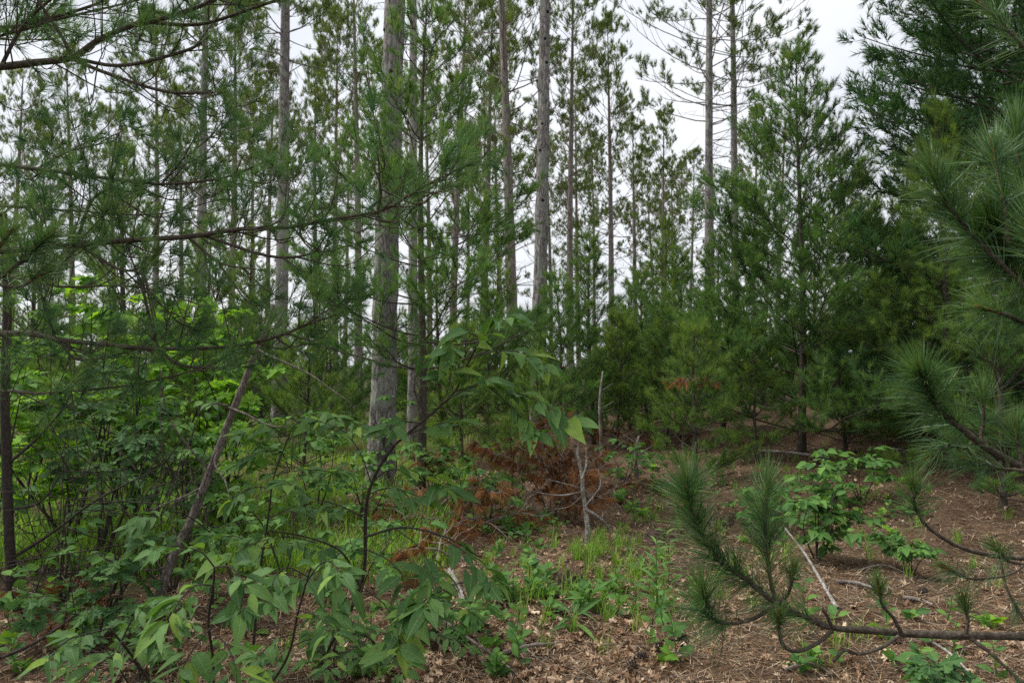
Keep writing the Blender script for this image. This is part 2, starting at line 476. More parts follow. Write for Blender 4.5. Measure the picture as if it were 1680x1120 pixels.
# ------------------------------------------------------------------ pines
def red_pine(seed, H, cb, r0, lean=(0, 0), lmax=2.0, keep=.8, sides=9, bare=6, nn=34, nw=.011, hires=False, whorl=.52, flare=.2):
    """Geo of trunk with limbs, Geo of crown; base at origin."""
    rng = np.random.default_rng(seed)
    tr, cr = Geo(), Geo()
    k = 160 if hires else 26
    s = np.linspace(0, 1, k)
    wob = np.stack([.05 * np.sin(s * 5 + seed), .05 * np.cos(s * 4 + seed * 2), 0 * s], -1)
    wob -= wob[0]
    path = np.stack([lean[0] * s * H, lean[1] * s * H, s * H - .12], -1) + wob
    rad = r0 * (1 - s) ** .75 * .93 + .012 + r0 * flare * np.exp(-s * H / .35)
    sd = 56 if hires else sides
    if hires:
        bm = 1 + .02 * rng.normal(size=(k, sd))
        # plated bark: long raised flakes with furrows between
        for q in range(1500):
            i0 = int(rng.integers(0, int(k * .62))); j0 = int(rng.integers(0, sd)); ln = int(rng.integers(2, 5)); wd = int(rng.integers(2, 5))
            bm[i0:i0 + ln, [(j0 + w) % sd for w in range(wd)]] += rng.uniform(-.075, .075)
        bm = np.clip(bm, .84, 1.14)
    else:
        bm = 1 + .04 * rng.normal(size=(k, sd))
    tube(tr, path, rad, sd, bm)
    tr.path, tr.rad = path, rad

    def at(z):
        return np.array([np.interp(z, path[:, 2], path[:, c]) for c in range(3)]), float(np.interp(z, path[:, 2], rad))
    O, D, Vv = [], [], []
    z = cb
    while z < H - .15:
        t = (z - cb) / (H - cb)
        az0 = rng.random() * 6.28
        nb = int(rng.integers(3, 6))
        for b in range(nb):
            if rng.random() > keep:
                continue
            az = az0 + b * 6.28 / nb + rng.normal() * .25
            L = lmax * (min(1, .55 + t * 1.6) * (1 - t) ** .5) * rng.uniform(.65, 1.2) + .25
            el = R(8 + 50 * t + rng.normal() * 9)
            p0, rr = at(z + rng.normal() * .08)
            h = np.array([math.cos(az), math.sin(az), 0])
            bp = [p0]
            for q in range(4):
                e = el + R(7) * q
                bp.append(bp[-1] + (h * math.cos(e) + np.array([0, 0, math.sin(e)])) * L / 4 + rng.normal(size=3) * .02 * L)
            bp = curve(bp, 6)
            tube(tr, bp, np.linspace(min(.03, max(.011, rr * .2)), .006, 6), 4)
            dead = rng.random() < .45 * (1 - t) ** 3
            ends = [(bp[-1], bp[-1] - bp[-2])]
            for f in np.arange(.42, .99, .13 if L > .8 else .2):
                i = f * 5; q = int(i); pb = bp[q] + (bp[q + 1] - bp[q]) * (i - q)
                tg = unit(bp[q + 1] - bp[q])
                sd_ = unit(np.cross(tg, [0, 0, 1])) * (1 if rng.random() < .5 else -1)
                dd = unit(tg * .8 + sd_ * rng.uniform(.5, 1) + np.array([0, 0, rng.uniform(.1, .6)]))
                l2 = L * .34 * rng.uniform(.5, 1.1) * (1.15 - f * .5)
                e2 = pb + dd * l2 + np.array([0, 0, .12 * l2])
                tube(tr, curve([pb, pb + dd * l2 * .5 - np.array([0, 0, .03 * l2]), e2], 3), [.008, .006, .004], 3)
                ends.append((e2, dd))
                if l2 > .4:
                    ends.append((pb + dd * l2 * .6, unit(dd + rng.normal(size=3) * .5)))
            if dead:
                continue
            for e, dd in ends:
                if rng.random() < .36:
                    continue
                for w in range(int(rng.integers(4, 8))):
                    O.append(e + rng.normal(size=3) * .06)
                    D.append(unit(unit(dd) * .45 + np.array([0, 0, .75]) + rng.normal(size=3) * .38))
                    Vv.append(rng.random() * .7 + .3 * t)
        z += whorl * rng.uniform(.75, 1.25) * (1 - .35 * t)
    for q in range(bare):                       # dead bare limbs under the crown
        zz = cb * rng.uniform(.55, 1.05)
        p0, rr = at(zz); az = rng.random() * 6.28; L = rng.uniform(.4, 1.5)
        h = np.array([math.cos(az), math.sin(az), rng.uniform(-.25, .35)])
        m1 = p0 + h * L * .5 + rng.normal(size=3) * .06
        e = p0 + h * L + np.array([0, 0, rng.uniform(-.1, .3)])
        tube(tr, curve([p0, m1, e], 5), np.linspace(.014, .004, 5), 4)
        for w in range(3):
            st = m1 + (e - m1) * rng.random()
            tube(tr, curve([st, st + rng.normal(size=3) * .14, st + rng.normal(size=3) * .25], 3), [.006, .004, .003], 3)
    needles(cr, np.array(O), np.array(D), .16, nn, .15, R(18), R(75), nw, rng, var=np.array(Vv))
    return tr, cr


def place_pine(name, label, tr_me, cr_me, base, group=None, rotz=0., scale=1., cat='pine tree'):
    t = thing(name, label, cat, base, group, rotz, scale)
    t.rotation_euler = (math.sin(rotz * 7) * .022, math.cos(rotz * 5) * .022, rotz) if rotz else (0, 0, 0)
    link('trunk', tr_me, t)
    stuff(link('crown', cr_me, t))
    return t


def wp_branch(rng, p0, az, el, L, r, wood, O, D, V, step=.14, up=.45, wl=.30, tv=0., fork=True, start=.3, lift=9., fine=True):
    h = np.array([math.cos(az), math.sin(az), 0.])
    bp = [np.asarray(p0, float)]
    for q in range(5):
        e = el + R(lift) * (q - 1) + rng.normal() * .06
        az2 = az + rng.normal() * .09
        h = np.array([math.cos(az2), math.sin(az2), 0.])
        bp.append(bp[-1] + (h * math.cos(e) + np.array([0, 0, math.sin(e)])) * L / 5)
    bp = curve(bp, 8)
    tube(wood, bp, np.linspace(r, max(.0025, r * .25), 8), 5)
    f = start + rng.random() * .1; sgn = 1
    while f < .985:
        i = f * 7; q = int(i); pb = bp[q] + (bp[q + 1] - bp[q]) * (i - q)
        tg = unit(bp[q + 1] - bp[q])
        sd = unit(np.cross(tg, [0, 0, 1])) * sgn
        sgn = -sgn if rng.random() < .8 else sgn
        dd = unit(tg * rng.uniform(.6, 1.1) + sd * rng.uniform(.45, 1.0) + np.array([0, 0, rng.uniform(-.25, .5)]))
        l2 = (wl * L * (1.2 - f * .8) + .06) * rng.uniform(.55, 1.15)
        e = pb + dd * l2 + np.array([0, 0, .18 * l2])
        c2 = curve([pb, pb + dd * l2 * .55 - np.array([0, 0, .04 * l2]), e], 4)
        tube(wood, c2, [.0045, .004, .003, .002], 3)
        lets = [c2]
        for w in range(int(l2 / .16)):          # second order twigs
            j = 3 * (.3 + .6 * rng.random()); jq = int(j)
            pp = c2[jq] + (c2[jq + 1] - c2[jq]) * (j - jq)
            d3 = unit(dd + rng.normal(size=3) * .75 + np.array([0, 0, .25]))
            l3 = l2 * rng.uniform(.3, .55)
            c3 = curve([pp, pp + d3 * l3 * .5, pp + d3 * l3 + np.array([0, 0, .15 * l3])], 4)
            if fine:
                tube(wood, c3[[0, 2, 3]], [.003, .0025, .0018], 3)
            lets.append(c3)
        for cc in lets:
            ln = np.linalg.norm(cc[-1] - cc[0])
            m = max(2, int(ln / .075))
            for a in range(m):
                ff = .25 + .75 * (a + rng.random() * .6) / m
                j = min(2.999, ff * 3); jq = int(j)
                pp = cc[jq] + (cc[jq + 1] - cc[jq]) * (j - jq)
                O.append(pp)
                D.append(unit(unit(cc[-1] - cc[1]) + np.array([0, 0, up * rng.uniform(.1, 1.2)]) + rng.normal(size=3) * .4))
                V.append(np.clip(rng.random() * .7 + tv + .15 * ff, 0, 1))
        f += step / max(L, .3) * rng.uniform(.7, 1.3)
    for q in range(3):
        O.append(bp[-1] - unit(bp[-1] - bp[-2]) * .05 * q); D.append(unit(bp[-1] - bp[-2]) + np.array([0, 0, .4]) + rng.normal(size=3) * .2)
        V.append(min(1, .6 + tv + rng.random() * .3))
    return bp


def white_pine(seed, H, r0, lmax, base_z=.35, whorl=.42, keep=.9, el0=18, el1=58, nn=34, nl=.095, nw=.0028, shape=1.0, step=.15,
               per_branch=False, lean=(0, 0), nb=(4, 7), top_bare=0., low=.75, wl=.34, lift=4.):
    rng = np.random.default_rng(seed)
    tr = Geo()
    s = np.linspace(0, 1, 24)
    path = np.stack([lean[0] * H * s + .03 * np.sin(s * 6 + seed), lean[1] * H * s + .03 * np.cos(s * 5), s * H - .08], -1)
    path[:, :2] -= path[0, :2]
    rad = r0 * (1 - s) ** .85 + .006 + r0 * .3 * np.exp(-s * H / .2)
    tube(tr, path, rad, 9, 1 + .05 * rng.normal(size=(24, 9)))
    branches = []
    z = base_z
    while z < H - .12:
        t = (z - base_z) / (H - base_z)
        az0 = rng.random() * 6.28; n = int(rng.integers(*nb))
        for b in range(n):
            if rng.random() > keep:
                continue
            L = lmax * min(1., low + t * 1.4) * (1 - t) ** (.85 * shape) * rng.uniform(.7, 1.15) + .14
            el = R(el0 + (el1 - el0) * t + rng.normal() * 7)
            zz = z + rng.normal() * .03
            p0 = np.array([np.interp(zz, path[:, 2], path[:, c]) for c in range(3)])
            branches.append((p0, az0 + b * 6.28 / n + rng.normal() * .2, el, L, float(np.interp(zz, path[:, 2], rad)) * .2 + .004, t))
        z += whorl * rng.uniform(.8, 1.2) * (1 - .3 * t)
    res = []
    cw, cn = Geo(), Geo()
    for p0, az, el, L, r, t in branches:
        if per_branch:
            cw, cn = Geo(), Geo()
        O, D, V = [], [], []
        wp_branch(rng, p0, az, el, L, r, cw if per_branch else tr, O, D, V, step=step, tv=.12 * t, wl=wl, lift=lift, fine=per_branch)
        needles(cn, O, D, .08, nn, nl, R(12), R(68), nw, rng, var=np.array(V), droop=.06)
        if per_branch:
            res.append((cw, cn))
    O = [path[-1]] * 4; D = [np.array([0, 0, 1.]) + rng.normal(size=3) * .15 for _ in range(4)]
    if per_branch:
        cn = Geo()
        needles(cn, O, D, .3, nn, nl, R(12), R(60), nw, rng)
        res.append((None, cn))
        return tr, res
    needles(cn, O, D, .3, nn, nl, R(12), R(60), nw, rng)
    return tr, cn


def place_wp_branches(name, label, tr, res, base, wood='young_bark', ndl='wp', group=None):
    t = thing(name, label, 'pine tree', base, group)
    tk = link('trunk', tr.mesh('trunk', M[wood]), t)
    for w, nn in res:
        if w is None:
            stuff(link('leader_needles', nn.mesh('leader_needles', M[ndl]), tk))
            continue
        b = link('branch', w.mesh('branch', M[wood]), t)
        stuff(link('needles', nn.mesh('needles', M[ndl]), b))
    return t


def scars(t, base, pts, d, tr):
    for px, py in pts:
        p = W(px, py, d) - np.asarray(base)
        c = np.array([np.interp(p[2], tr.path[:, 2], tr.path[:, q]) for q in range(3)]); r = float(np.interp(p[2], tr.path[:, 2], tr.rad))
        dx = float(np.clip((p[0] - c[0]) / r, -.75, .75))
        o = np.array([dx, -math.sqrt(1 - dx * dx), 0.])
        rng = np.random.default_rng(int(px * 7 + py))
        s = rng.uniform(.8, 1.25)
        g = Geo()
        tube(g, curve([c + o * r * .6, c + o * r * 1.0, c + o * r * 1.0 + (o * .03 - np.array([0, 0, .02])) * s], 6), np.array([.034, .034, .032, .027, .02, .009]) * s, 11,
             1 + .16 * rng.normal(size=(6, 11)))
        link('branch_scar', g.mesh('branch_scar', M['scar']), t)


# hero red pines: (label, px at ground, depth, lean, radius, height, crown base, seed, hires, scars)
hero = [
    ('thickest grey pine trunk, left of centre, plated bark with dark branch scars', 627, 9.5, .012, .168, 19, 10.5, 11, True,
     [(622, 52), (653, 52), (643, 122), (627, 190), (643, 277), (630, 420)]),
    ('second thickest pine trunk, straight and grey, right of centre behind the cherry leaves', 880, 15.2, .012, .158, 19, 10.8, 12, True,
     [(898, 22), (894, 66), (896, 105), (889, 205), (886, 248), (890, 330)]),
    ('tall pine trunk with dead side limbs behind the left pine boughs', 457, 17, .012, .17, 18, 8.8, 13, False, []),
    ('grey pine trunk close behind the slender dark-stemmed pine at centre left', 676, 14.5, .008, .10, 18, 10, 14, False, []),
    ('tall pine with fanning bare limbs just left of the second thickest trunk', 845, 24, .003, .19, 19.5, 9, 15, False, []),
    ('tall pine with arching dead limbs behind the big young pine, left of its pair', 1168, 20, -.004, .15, 18, 7.8, 16, False, []),
    ('tall pine standing right of its near twin behind the big young pine', 1208, 21.5, -.008, .13, 18, 8.6, 17, False, []),
    ('pine with pointed top against the open sky, right of the second thickest trunk', 1002, 28, -.002, .17, 14.4, 5.6, 18, False, []),
    ('slim pine just right of the second thickest trunk, crown meeting the sky', 936, 26, -.002, .17, 15.8, 5.5, 19, False, []),
    ('short slim pine in the gap left of the arching dead limbs', 1043, 34, 0, .15, 12.2, 4.6, 20, False, []),
    ('grey pine trunk rising behind the leaning dead trunk, left side', 330, 21, .004, .18, 16, 6.5, 21, False, []),
    ('thin pine trunk between the two tall left trunks, ending in open crown', 378, 27, .002, .16, 15, 6.2, 22, False, []),
    ('thin pine with dense olive crown just left of the thickest trunk', 588, 27, .002, .16, 17, 5.6, 23, False, []),
    ('thin pine trunk with dark scars between thickest and second trunk, nearer left', 740, 29, .0, .16, 18, 6.4, 24, False, []),
    ('thin pine trunk midway between the thickest and second thickest trunks', 790, 31, .0, .16, 17, 6, 25, False, []),
]
# shared red pine kinds for the rows behind
kinds = []
for q in range(5):
    tr, cr = red_pine(100 + q, 14.5 + q * .7, 5.2 + q * .35, .16, lmax=2.8 + .25 * (q % 3), keep=.62 + .05 * q, bare=16, nn=36, nw=.0105, lean=(.006 * (q - 2), .004 * (q - 1)))
    kinds.append((tr.mesh('trunk', M['far_bark']), cr.mesh('crown', M['rp'])))
for lab, px, d, lean, r, H, cb, seed, hi, sc in hero:
    base = on_ground(px, d)
    if d >= 24:
        k = seed % 5
        place_pine('red_pine', lab, *kinds[k], base, 'tall red pines of the stand', seed * 1.3, H / (14.5 + k * .7))
        continue
    tr, cr = red_pine(seed, H, cb, r, lean=(lean, 0), hires=hi, lmax=3.4 if seed in (16, 17) else 2.5, bare=26 if seed in (13, 16, 17) else 9, keep=.88 if seed in (16, 17) else .72, **({'nn': 8, 'nw': .036} if seed in (11, 12, 14) else {}))
    t = place_pine('red_pine', lab, tr.mesh('trunk', M['red_bark' if d < 22 else 'far_bark']), cr.mesh('crown', M['rp']), base, 'tall red pines of the stand')
    scars(t, base, sc, d, tr)

rows = [(300, 36), (415, 38), (520, 36), (765, 42), (640, 40), (190, 40), (905, 44), (255, 30), (440, 31), (552, 30), (565, 44), (705, 36), (826, 38),
        (950, 36), (975, 46), (1075, 44), (1105, 36), (1128, 40), (1090, 31), (1235, 38), (1275, 33), (1375, 36), (1420, 42),
        (120, 32), (60, 40), (15, 30), (1480, 40), (1540, 33), (1610, 40)]
rr = random.Random(5)
MARKS = [(-900, 'the left edge'), (430, 'the leaning dead trunk'), (632, 'the thickest trunk'), (883, 'the second thickest trunk'), (1165, 'the paired tall trunks'),
         (1312, 'the big young pine'), (2600, 'the right edge')]
ORD = ['first', 'second', 'third', 'fourth', 'fifth', 'sixth', 'seventh', 'eighth', 'ninth', 'tenth', 'eleventh', 'twelfth', 'thirteenth', 'fourteenth', 'fifteenth']


def order_labels(what, pxs):
    out = []
    for p in pxs:
        i = max(k for k in range(len(MARKS) - 1) if MARKS[k][0] <= p)
        lo, hi = MARKS[i][0], MARKS[i + 1][0]
        n = sum(1 for q in pxs if lo <= q < hi and q < p)
        out.append(what + ', ' + ORD[n] + ' from left between ' + MARKS[i][1].replace('the ', '') + ' and ' + MARKS[i + 1][1].replace('the ', ''))
    return out


rlab = order_labels('far slender pine', [p for p, _ in rows])
for q, (px, d) in enumerate(rows):
    a, b = kinds[q % 5]
    sc = rr.uniform(.85, 1.08)
    if px > 1000:
        sc *= .78
    place_pine('distant_red_pine', rlab[q], a, b, on_ground(px, d), 'far pines in the rear rows', rr.uniform(0, 6.28), sc)

# young white pines
tr, res = white_pine(31, 6.1, .058, 2.5, base_z=.3, whorl=.36, per_branch=True, keep=.9, nn=34, nl=.11, nw=.0044, el0=16, el1=50, step=.095, low=.9, nb=(5, 7), wl=.38)
place_wp_branches('young_white_pine', 'big bushy young pine with dark trunk at right of centre', tr, res, on_ground(1312, 11.2))
tr, res = white_pine(32, 5.9, .052, 1.8, base_z=1.5, whorl=.40, per_branch=True, nn=40, nl=.105, nw=.0036, el0=8, el1=50, keep=.85, low=.9, lean=(.012, 0), step=.10)
place_wp_branches('young_white_pine', 'slender dark-stemmed pine in front of the grey trunk at centre left', tr, res, on_ground(690, 8.4))
tr, cn = white_pine(33, 14.5, .13, 3.1, base_z=.5, whorl=.40, nn=12, nl=.135, nw=.0115, el0=2, el1=45, step=.14, shape=.55, low=.95, nb=(5, 8))
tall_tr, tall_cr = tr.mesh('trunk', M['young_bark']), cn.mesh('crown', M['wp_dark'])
place_pine('tall_white_pine', 'tall dense dark pine filling the upper right', tall_tr, tall_cr, on_ground(1735, 10.5))

t2 = place_pine('tall_white_pine', 'dense dark pine further back, left of the tallest at upper right', tall_tr, tall_cr, on_ground(1668, 15), None, 2.1, .92)

wk = []
for q, (H, lm) in enumerate([(5.2, 1.5), (3.4, 1.15), (2.3, .9), (4.2, 1.25)]):
    tr, cn = white_pine(41 + q, H, .012 * H, lm, base_z=.15, nn=36, nl=.115, nw=.0044, step=.095, whorl=.33, nb=(5, 8))
    wk.append((tr.mesh('trunk', M['young_bark']), cn.mesh('crown', M['wp' if q % 2 else 'wp_light'])))
young = [
    (335, 15, 0, .9, 'bushy young pine filling the gap at the grey trunk behind the dead leaner'),
    (405, 19, 0, 1.0, 'bushy young pine behind the thin trunk between the two left trunks'),
    (725, 18, 0, .95, 'bushy young pine left of midway between the two thick trunks'),
    (815, 22, 0, 1.05, 'bushy young pine right of midway between the two thick trunks'),
    (1085, 20, 0, 1.0, 'bushy young pine under the gap left of the paired tall trunks'),
    (1120, 17, 3, .95, 'bushy young pine at the left side of the paired tall trunks'),
    (1240, 10.6, 2, .8, 'low pine at the left foot of the big young pine'),
    (1385, 11.2, 2, .9, 'low pine at the right foot of the big young pine'),
    (1090, 12.5, 2, 1.0, 'low bushy pine left of the small pine with the brown clump'),
    (1460, 13.0, 1, .8, 'bushy pine at the top of the rise on the right'),
    (1530, 10.2, 2, .9, 'low bushy pine on the rise near the right boughs'),
    (880, 11.0, 2, .75, 'low bushy pine behind the brown brush heap'),
    (1010, 13.0, 2, 1.0, 'low bushy pine right of the brown brush heap'),
    (215, 9.5, 0, .85, 'bluish young pine behind the left boughs, above the maple'),
    (60, 12, 0, .85, 'young pine at the left edge behind the dark slim tree'),
    (545, 14, 3, .75, 'young pine between the leaning dead trunk and the thickest trunk'),
    (500, 10.5, 2, .95, 'low young pine right of the leaning dead trunk'),
    (800, 17, 1, 1.0, 'young pine behind the cherry top between the two thick trunks'),
    (760, 12, 2, 1.0, 'low bushy pine right of the dark-stemmed pine'),
    (972, 14, 3, .95, 'young pine with thin bare lower stem behind the brown brush'),
    (918, 12.5, 1, .9, 'thin young pine just left of the brown brush'),
    (1060, 16, 1, 1.0, 'young pine in the gap behind the white snag'),
    (1138, 9.6, 2, .9, 'small pine left of the big young pine, with a brown dead clump'),
    (1185, 13.5, 3, .85, 'young pine close behind the left side of the big young pine'),
    (1420, 14, 3, 1.0, 'young pine between the big young pine and the tall dark pine'),
    (1480, 11.5, 1, .9, 'low young pine right of the big young pine'),
    (1555, 9.5, 0, .9, 'dark young pine beneath the tall pine at right'),
    (1640, 7.5, 1, .8, 'low dark pine at the right edge behind the near boughs'),
    (880, 22, 3, .75, 'far young pine at the foot of the second thickest trunk'),
    (840, 9.6, 2, .42, 'tiny pine seedling beside the brown brush'),
    (1010, 21, 3, .75, 'far young pine under the pointed-top pine'),
    (640, 19, 3, .8, 'far young pine right behind the thickest trunk'),
    (430, 15, 1, .9, 'young pine behind the leaning dead trunk'),
    (1330, 18, 0, .9, 'taller young pine directly behind the big young pine'),
    (1250, 19, 3, 1.1, 'young pine behind the paired tall trunks'),
]
for q, (px, d, k, sc, lab) in enumerate(young):
    place_pine('young_pine', lab, *wk[k], on_ground(px, d), 'young pines under the stand', rr.uniform(0, 6.28), sc)
far = [(-60 + (q % 32) * 57 + rr.uniform(-22, 22), rr.uniform(15, 24) if q >= 32 else rr.uniform(25, 46)) for q in range(64)]
flab = order_labels('nearer low young pine', [p for p, d in far[32:]])
flab = order_labels('far low young pine', [p for p, d in far[:32]]) + flab
for q, (px, d) in enumerate(far):
    place_pine('far_young_pine', flab[q], *wk[rr.choice((0, 1, 3)) if d > 24 else rr.choice((1, 1, 2))], on_ground(px, d), 'far young pines low between the trunks',
               rr.uniform(0, 6.28), (rr.uniform(.6, 1.05) if px < 900 else rr.uniform(.45, .8)) if d > 24 else rr.uniform(.55, .95))


# ------------------------------------------------------------------ leaf meshes (local x along the leaf, z up)
def leaf_mesh(name, m, wmax, droop, fold, n=6, tip=1.6, wave=0., seed=0, bite=()):
    rng = np.random.default_rng(seed)
    g = Geo()
    t = np.linspace(0, 1, n)
    w = wmax * np.sin(np.pi * t ** .85) ** .8 * (1 - .35 * t ** 3)
    w[0] = w[-1] = .004
    z0 = .06 * np.sin(t * 2) - droop * t ** 2
    rows = []
    for q in range(n):
        up = fold * w[q]
        rows += [[t[q], -w[q], z0[q] + up + wave * rng.normal()], [t[q], 0, z0[q]], [t[q], w[q], z0[q] + up + wave * rng.normal()]]
    f = []
    for q in range(n - 1):
        a = q * 3
        for c in (0, 1):
            f += [[a + c, a + c + 3, a + c + 4], [a + c, a + c + 4, a + c + 1]]
    f = [x for q, x in enumerate(f) if q not in bite]
    pet = [[-.14, 0, .02], [0.02, .008, 0], [0.02, -.008, 0]]
    g.add(rows, f)
    g.add(pet, [[0, 1, 2]])
    return g.mesh(name, m)


def lobed_mesh(name, m, outline, cup, seed=0, curl=.0):
    """flat lobed leaf; outline = (x, y) of the upper half from stem to tip"""
    rng = np.random.default_rng(seed)
    o = np.array(outline, float)
    full = np.vstack([o, (o * [1, -1])[::-1][1:-1]])
    z = cup * (full[:, 1] ** 2) * 2 - .12 * full[:, 0] ** 2 + curl * rng.normal(size=len(full)) * .12
    c = np.array([[.35, 0, -.02]])
    v = np.vstack([c, np.column_stack([full, z])])
    k = len(full)
    f = [[0, 1 + q, 1 + (q + 1) % k] for q in range(k)]
    g = Geo(); g.add(v, f)
    g.add([[-.2, 0, .03], [.03, .01, 0], [.03, -.01, 0]], [[0, 1, 2]])
    return g.mesh(name, m, smooth=False)


MAPLE_O = [(0, 0), (-.06, .16), (.02, .30), (.10, .22), (.13, .46), (.26, .38), (.36, .52), (.42, .30), (.5, .17), (.62, .27), (.68, .2), (.78, .22), (.8, .1), (1, 0)]
OAK_O = [(0, 0), (.12, .06), (.2, .2), (.3, .1), (.4, .26), (.48, .29), (.52, .13), (.66, .3), (.76, .26), (.78, .12), (.9, .14), (1, 0)]
LEAF = {
    'cherry': [leaf_mesh('cherry_leaf', M['cherry'], w, d, f, 6, wave=.006, seed=q, bite={1: (5,), 4: (10, 14), 6: (7, 16)}.get(q, ())) for q, (w, d, f) in enumerate([(.2, .18, .25), (.24, .3, .35), (.17, .1, .15), (.25, .42, .3), (.18, .25, .7), (.22, .05, .1), (.15, .55, .6), (.21, -.1, .3)])],
    'maple': [lobed_mesh('maple_leaf', M['maple'], MAPLE_O, c, q) for q, c in enumerate((.2, -.15, .4))],
    'shrub': [leaf_mesh('shrub_leaf', M['shrub'], w, d, f, 5, wave=.005, seed=20 + q) for q, (w, d, f) in enumerate([(.3, .15, .2), (.34, .28, .3), (.27, .1, .4)])],
    'shaded_lobed': [lobed_mesh('shaded_leaf', M['shaded_lobed'], OAK_O, c, 70 + q, .25) for q, c in enumerate((.3, -.2, .5))],
    'oak': [lobed_mesh('dry_leaf', M['dead_leaf'], OAK_O, c, 40 + q, 1.) for q, c in enumerate((1.2, .6, -1.4, 1.9, -.6, .3))],
    'blade': [leaf_mesh('blade_leaf', M['shrub'], w, d, f, 6, seed=60 + q) for q, (w, d, f) in enumerate([(.10, .3, .5), (.08, .5, .5), (.11, .15, .4)])],
}


def frame(d, up, roll=0.):
    x = Vector(d).normalized()
    y = Vector(up).cross(x)
    if y.length < 1e-4:
        y = Vector((1, 0, 0))
    y.normalize()
    z = x.cross(y)
    m = Matrix((x, y, z)).transposed().to_4x4()
    return m @ Matrix.Rotation(roll, 4, 'X')


def put_leaf(parent, base, kind, p, d, size, rng, up=None, name='leaf'):
    me = LEAF[kind][int(rng.integers(0, len(LEAF[kind])))]
    o = link(name, me, parent)
    u = np.array([0, -.35, 1.]) if up is None else up
    u = u + rng.normal(size=3) * .3
    m = frame(d, u, rng.normal() * .3)
    q = Vector(np.asarray(p) - np.asarray(base))
    off = m @ Vector((.14 * size, 0, 0))
    o.matrix_basis = Matrix.Translation(q + off) @ m @ Matrix.Scale(size, 4)
    return o


def leafy(parent, base, path, kind, n, size, rng, start=.3, droop=.5, spread=1., jit=.02):
    """alternate leaves along a twig, hanging a little, with a fan at the end"""
    c = curve(path, 24)
    for q in range(n):
        f = start + (1 - start) * (q + .5 * rng.random()) / n
        i = min(22.99, f * 23); k = int(i)
        p = c[k] + (c[k + 1] - c[k]) * (i - k) + rng.normal(size=3) * jit * .3
        tg = unit(c[k + 1] - c[k])
        side = unit(np.cross(tg, [0, 0, 1]))
        side = side * (1 if q % 2 else -1)
        d = unit(tg * rng.uniform(.3, 1.) + side * rng.uniform(.4, 1.1) * spread + np.array([0, 0, -droop * rng.uniform(.2, 1.5)]) + rng.normal(size=3) * .2)
        put_leaf(parent, base, kind, p, d, size * rng.uniform(.6, 1.25), rng)
    e = unit((c[-1] - c[-4]) * [1, 1, .3])
    sd = np.array([-e[1], e[0], 0])
    for a in (-1.25, -.6, 0., .65, 1.3):
        a += rng.normal() * .2
        d = unit(e * math.cos(a) + sd * math.sin(a) + np.array([0, 0, -droop * rng.uniform(.3, 1.6)]))
        put_leaf(parent, base, kind, c[-1] - e * rng.uniform(0, .02), d, size * rng.uniform(.6, 1.15), rng)


def P3(lst, d0, d1=None):
    d1 = d0 if d1 is None else d1
    n = len(lst)
    return [W(a, b, d0 + (d1 - d0) * q / max(1, n - 1)) for q, (a, b) in enumerate(lst)]


# ------------------------------------------------------------------ left pine: long boughs reaching in from a trunk outside the frame
rng = np.random.default_rng(51)
lb = np.array([-4.0, 3.7, float(gz(-4.0, 3.7))])
lt = thing('boughed_white_pine', 'pine reaching long dark boughs in from the left edge', 'pine tree', lb)
g = Geo()
tp = np.array([[-4.0, 3.7, z] for z in np.linspace(lb[2] - .1, 6.5, 20)]); tp[:, 0] += .04 * np.sin(tp[:, 2])
tube(g, tp, np.linspace(.13, .03, 20), 12, 1 + .04 * rng.normal(size=(20, 12)))
link('trunk', g.mesh('trunk', M['young_bark'], lb), lt)


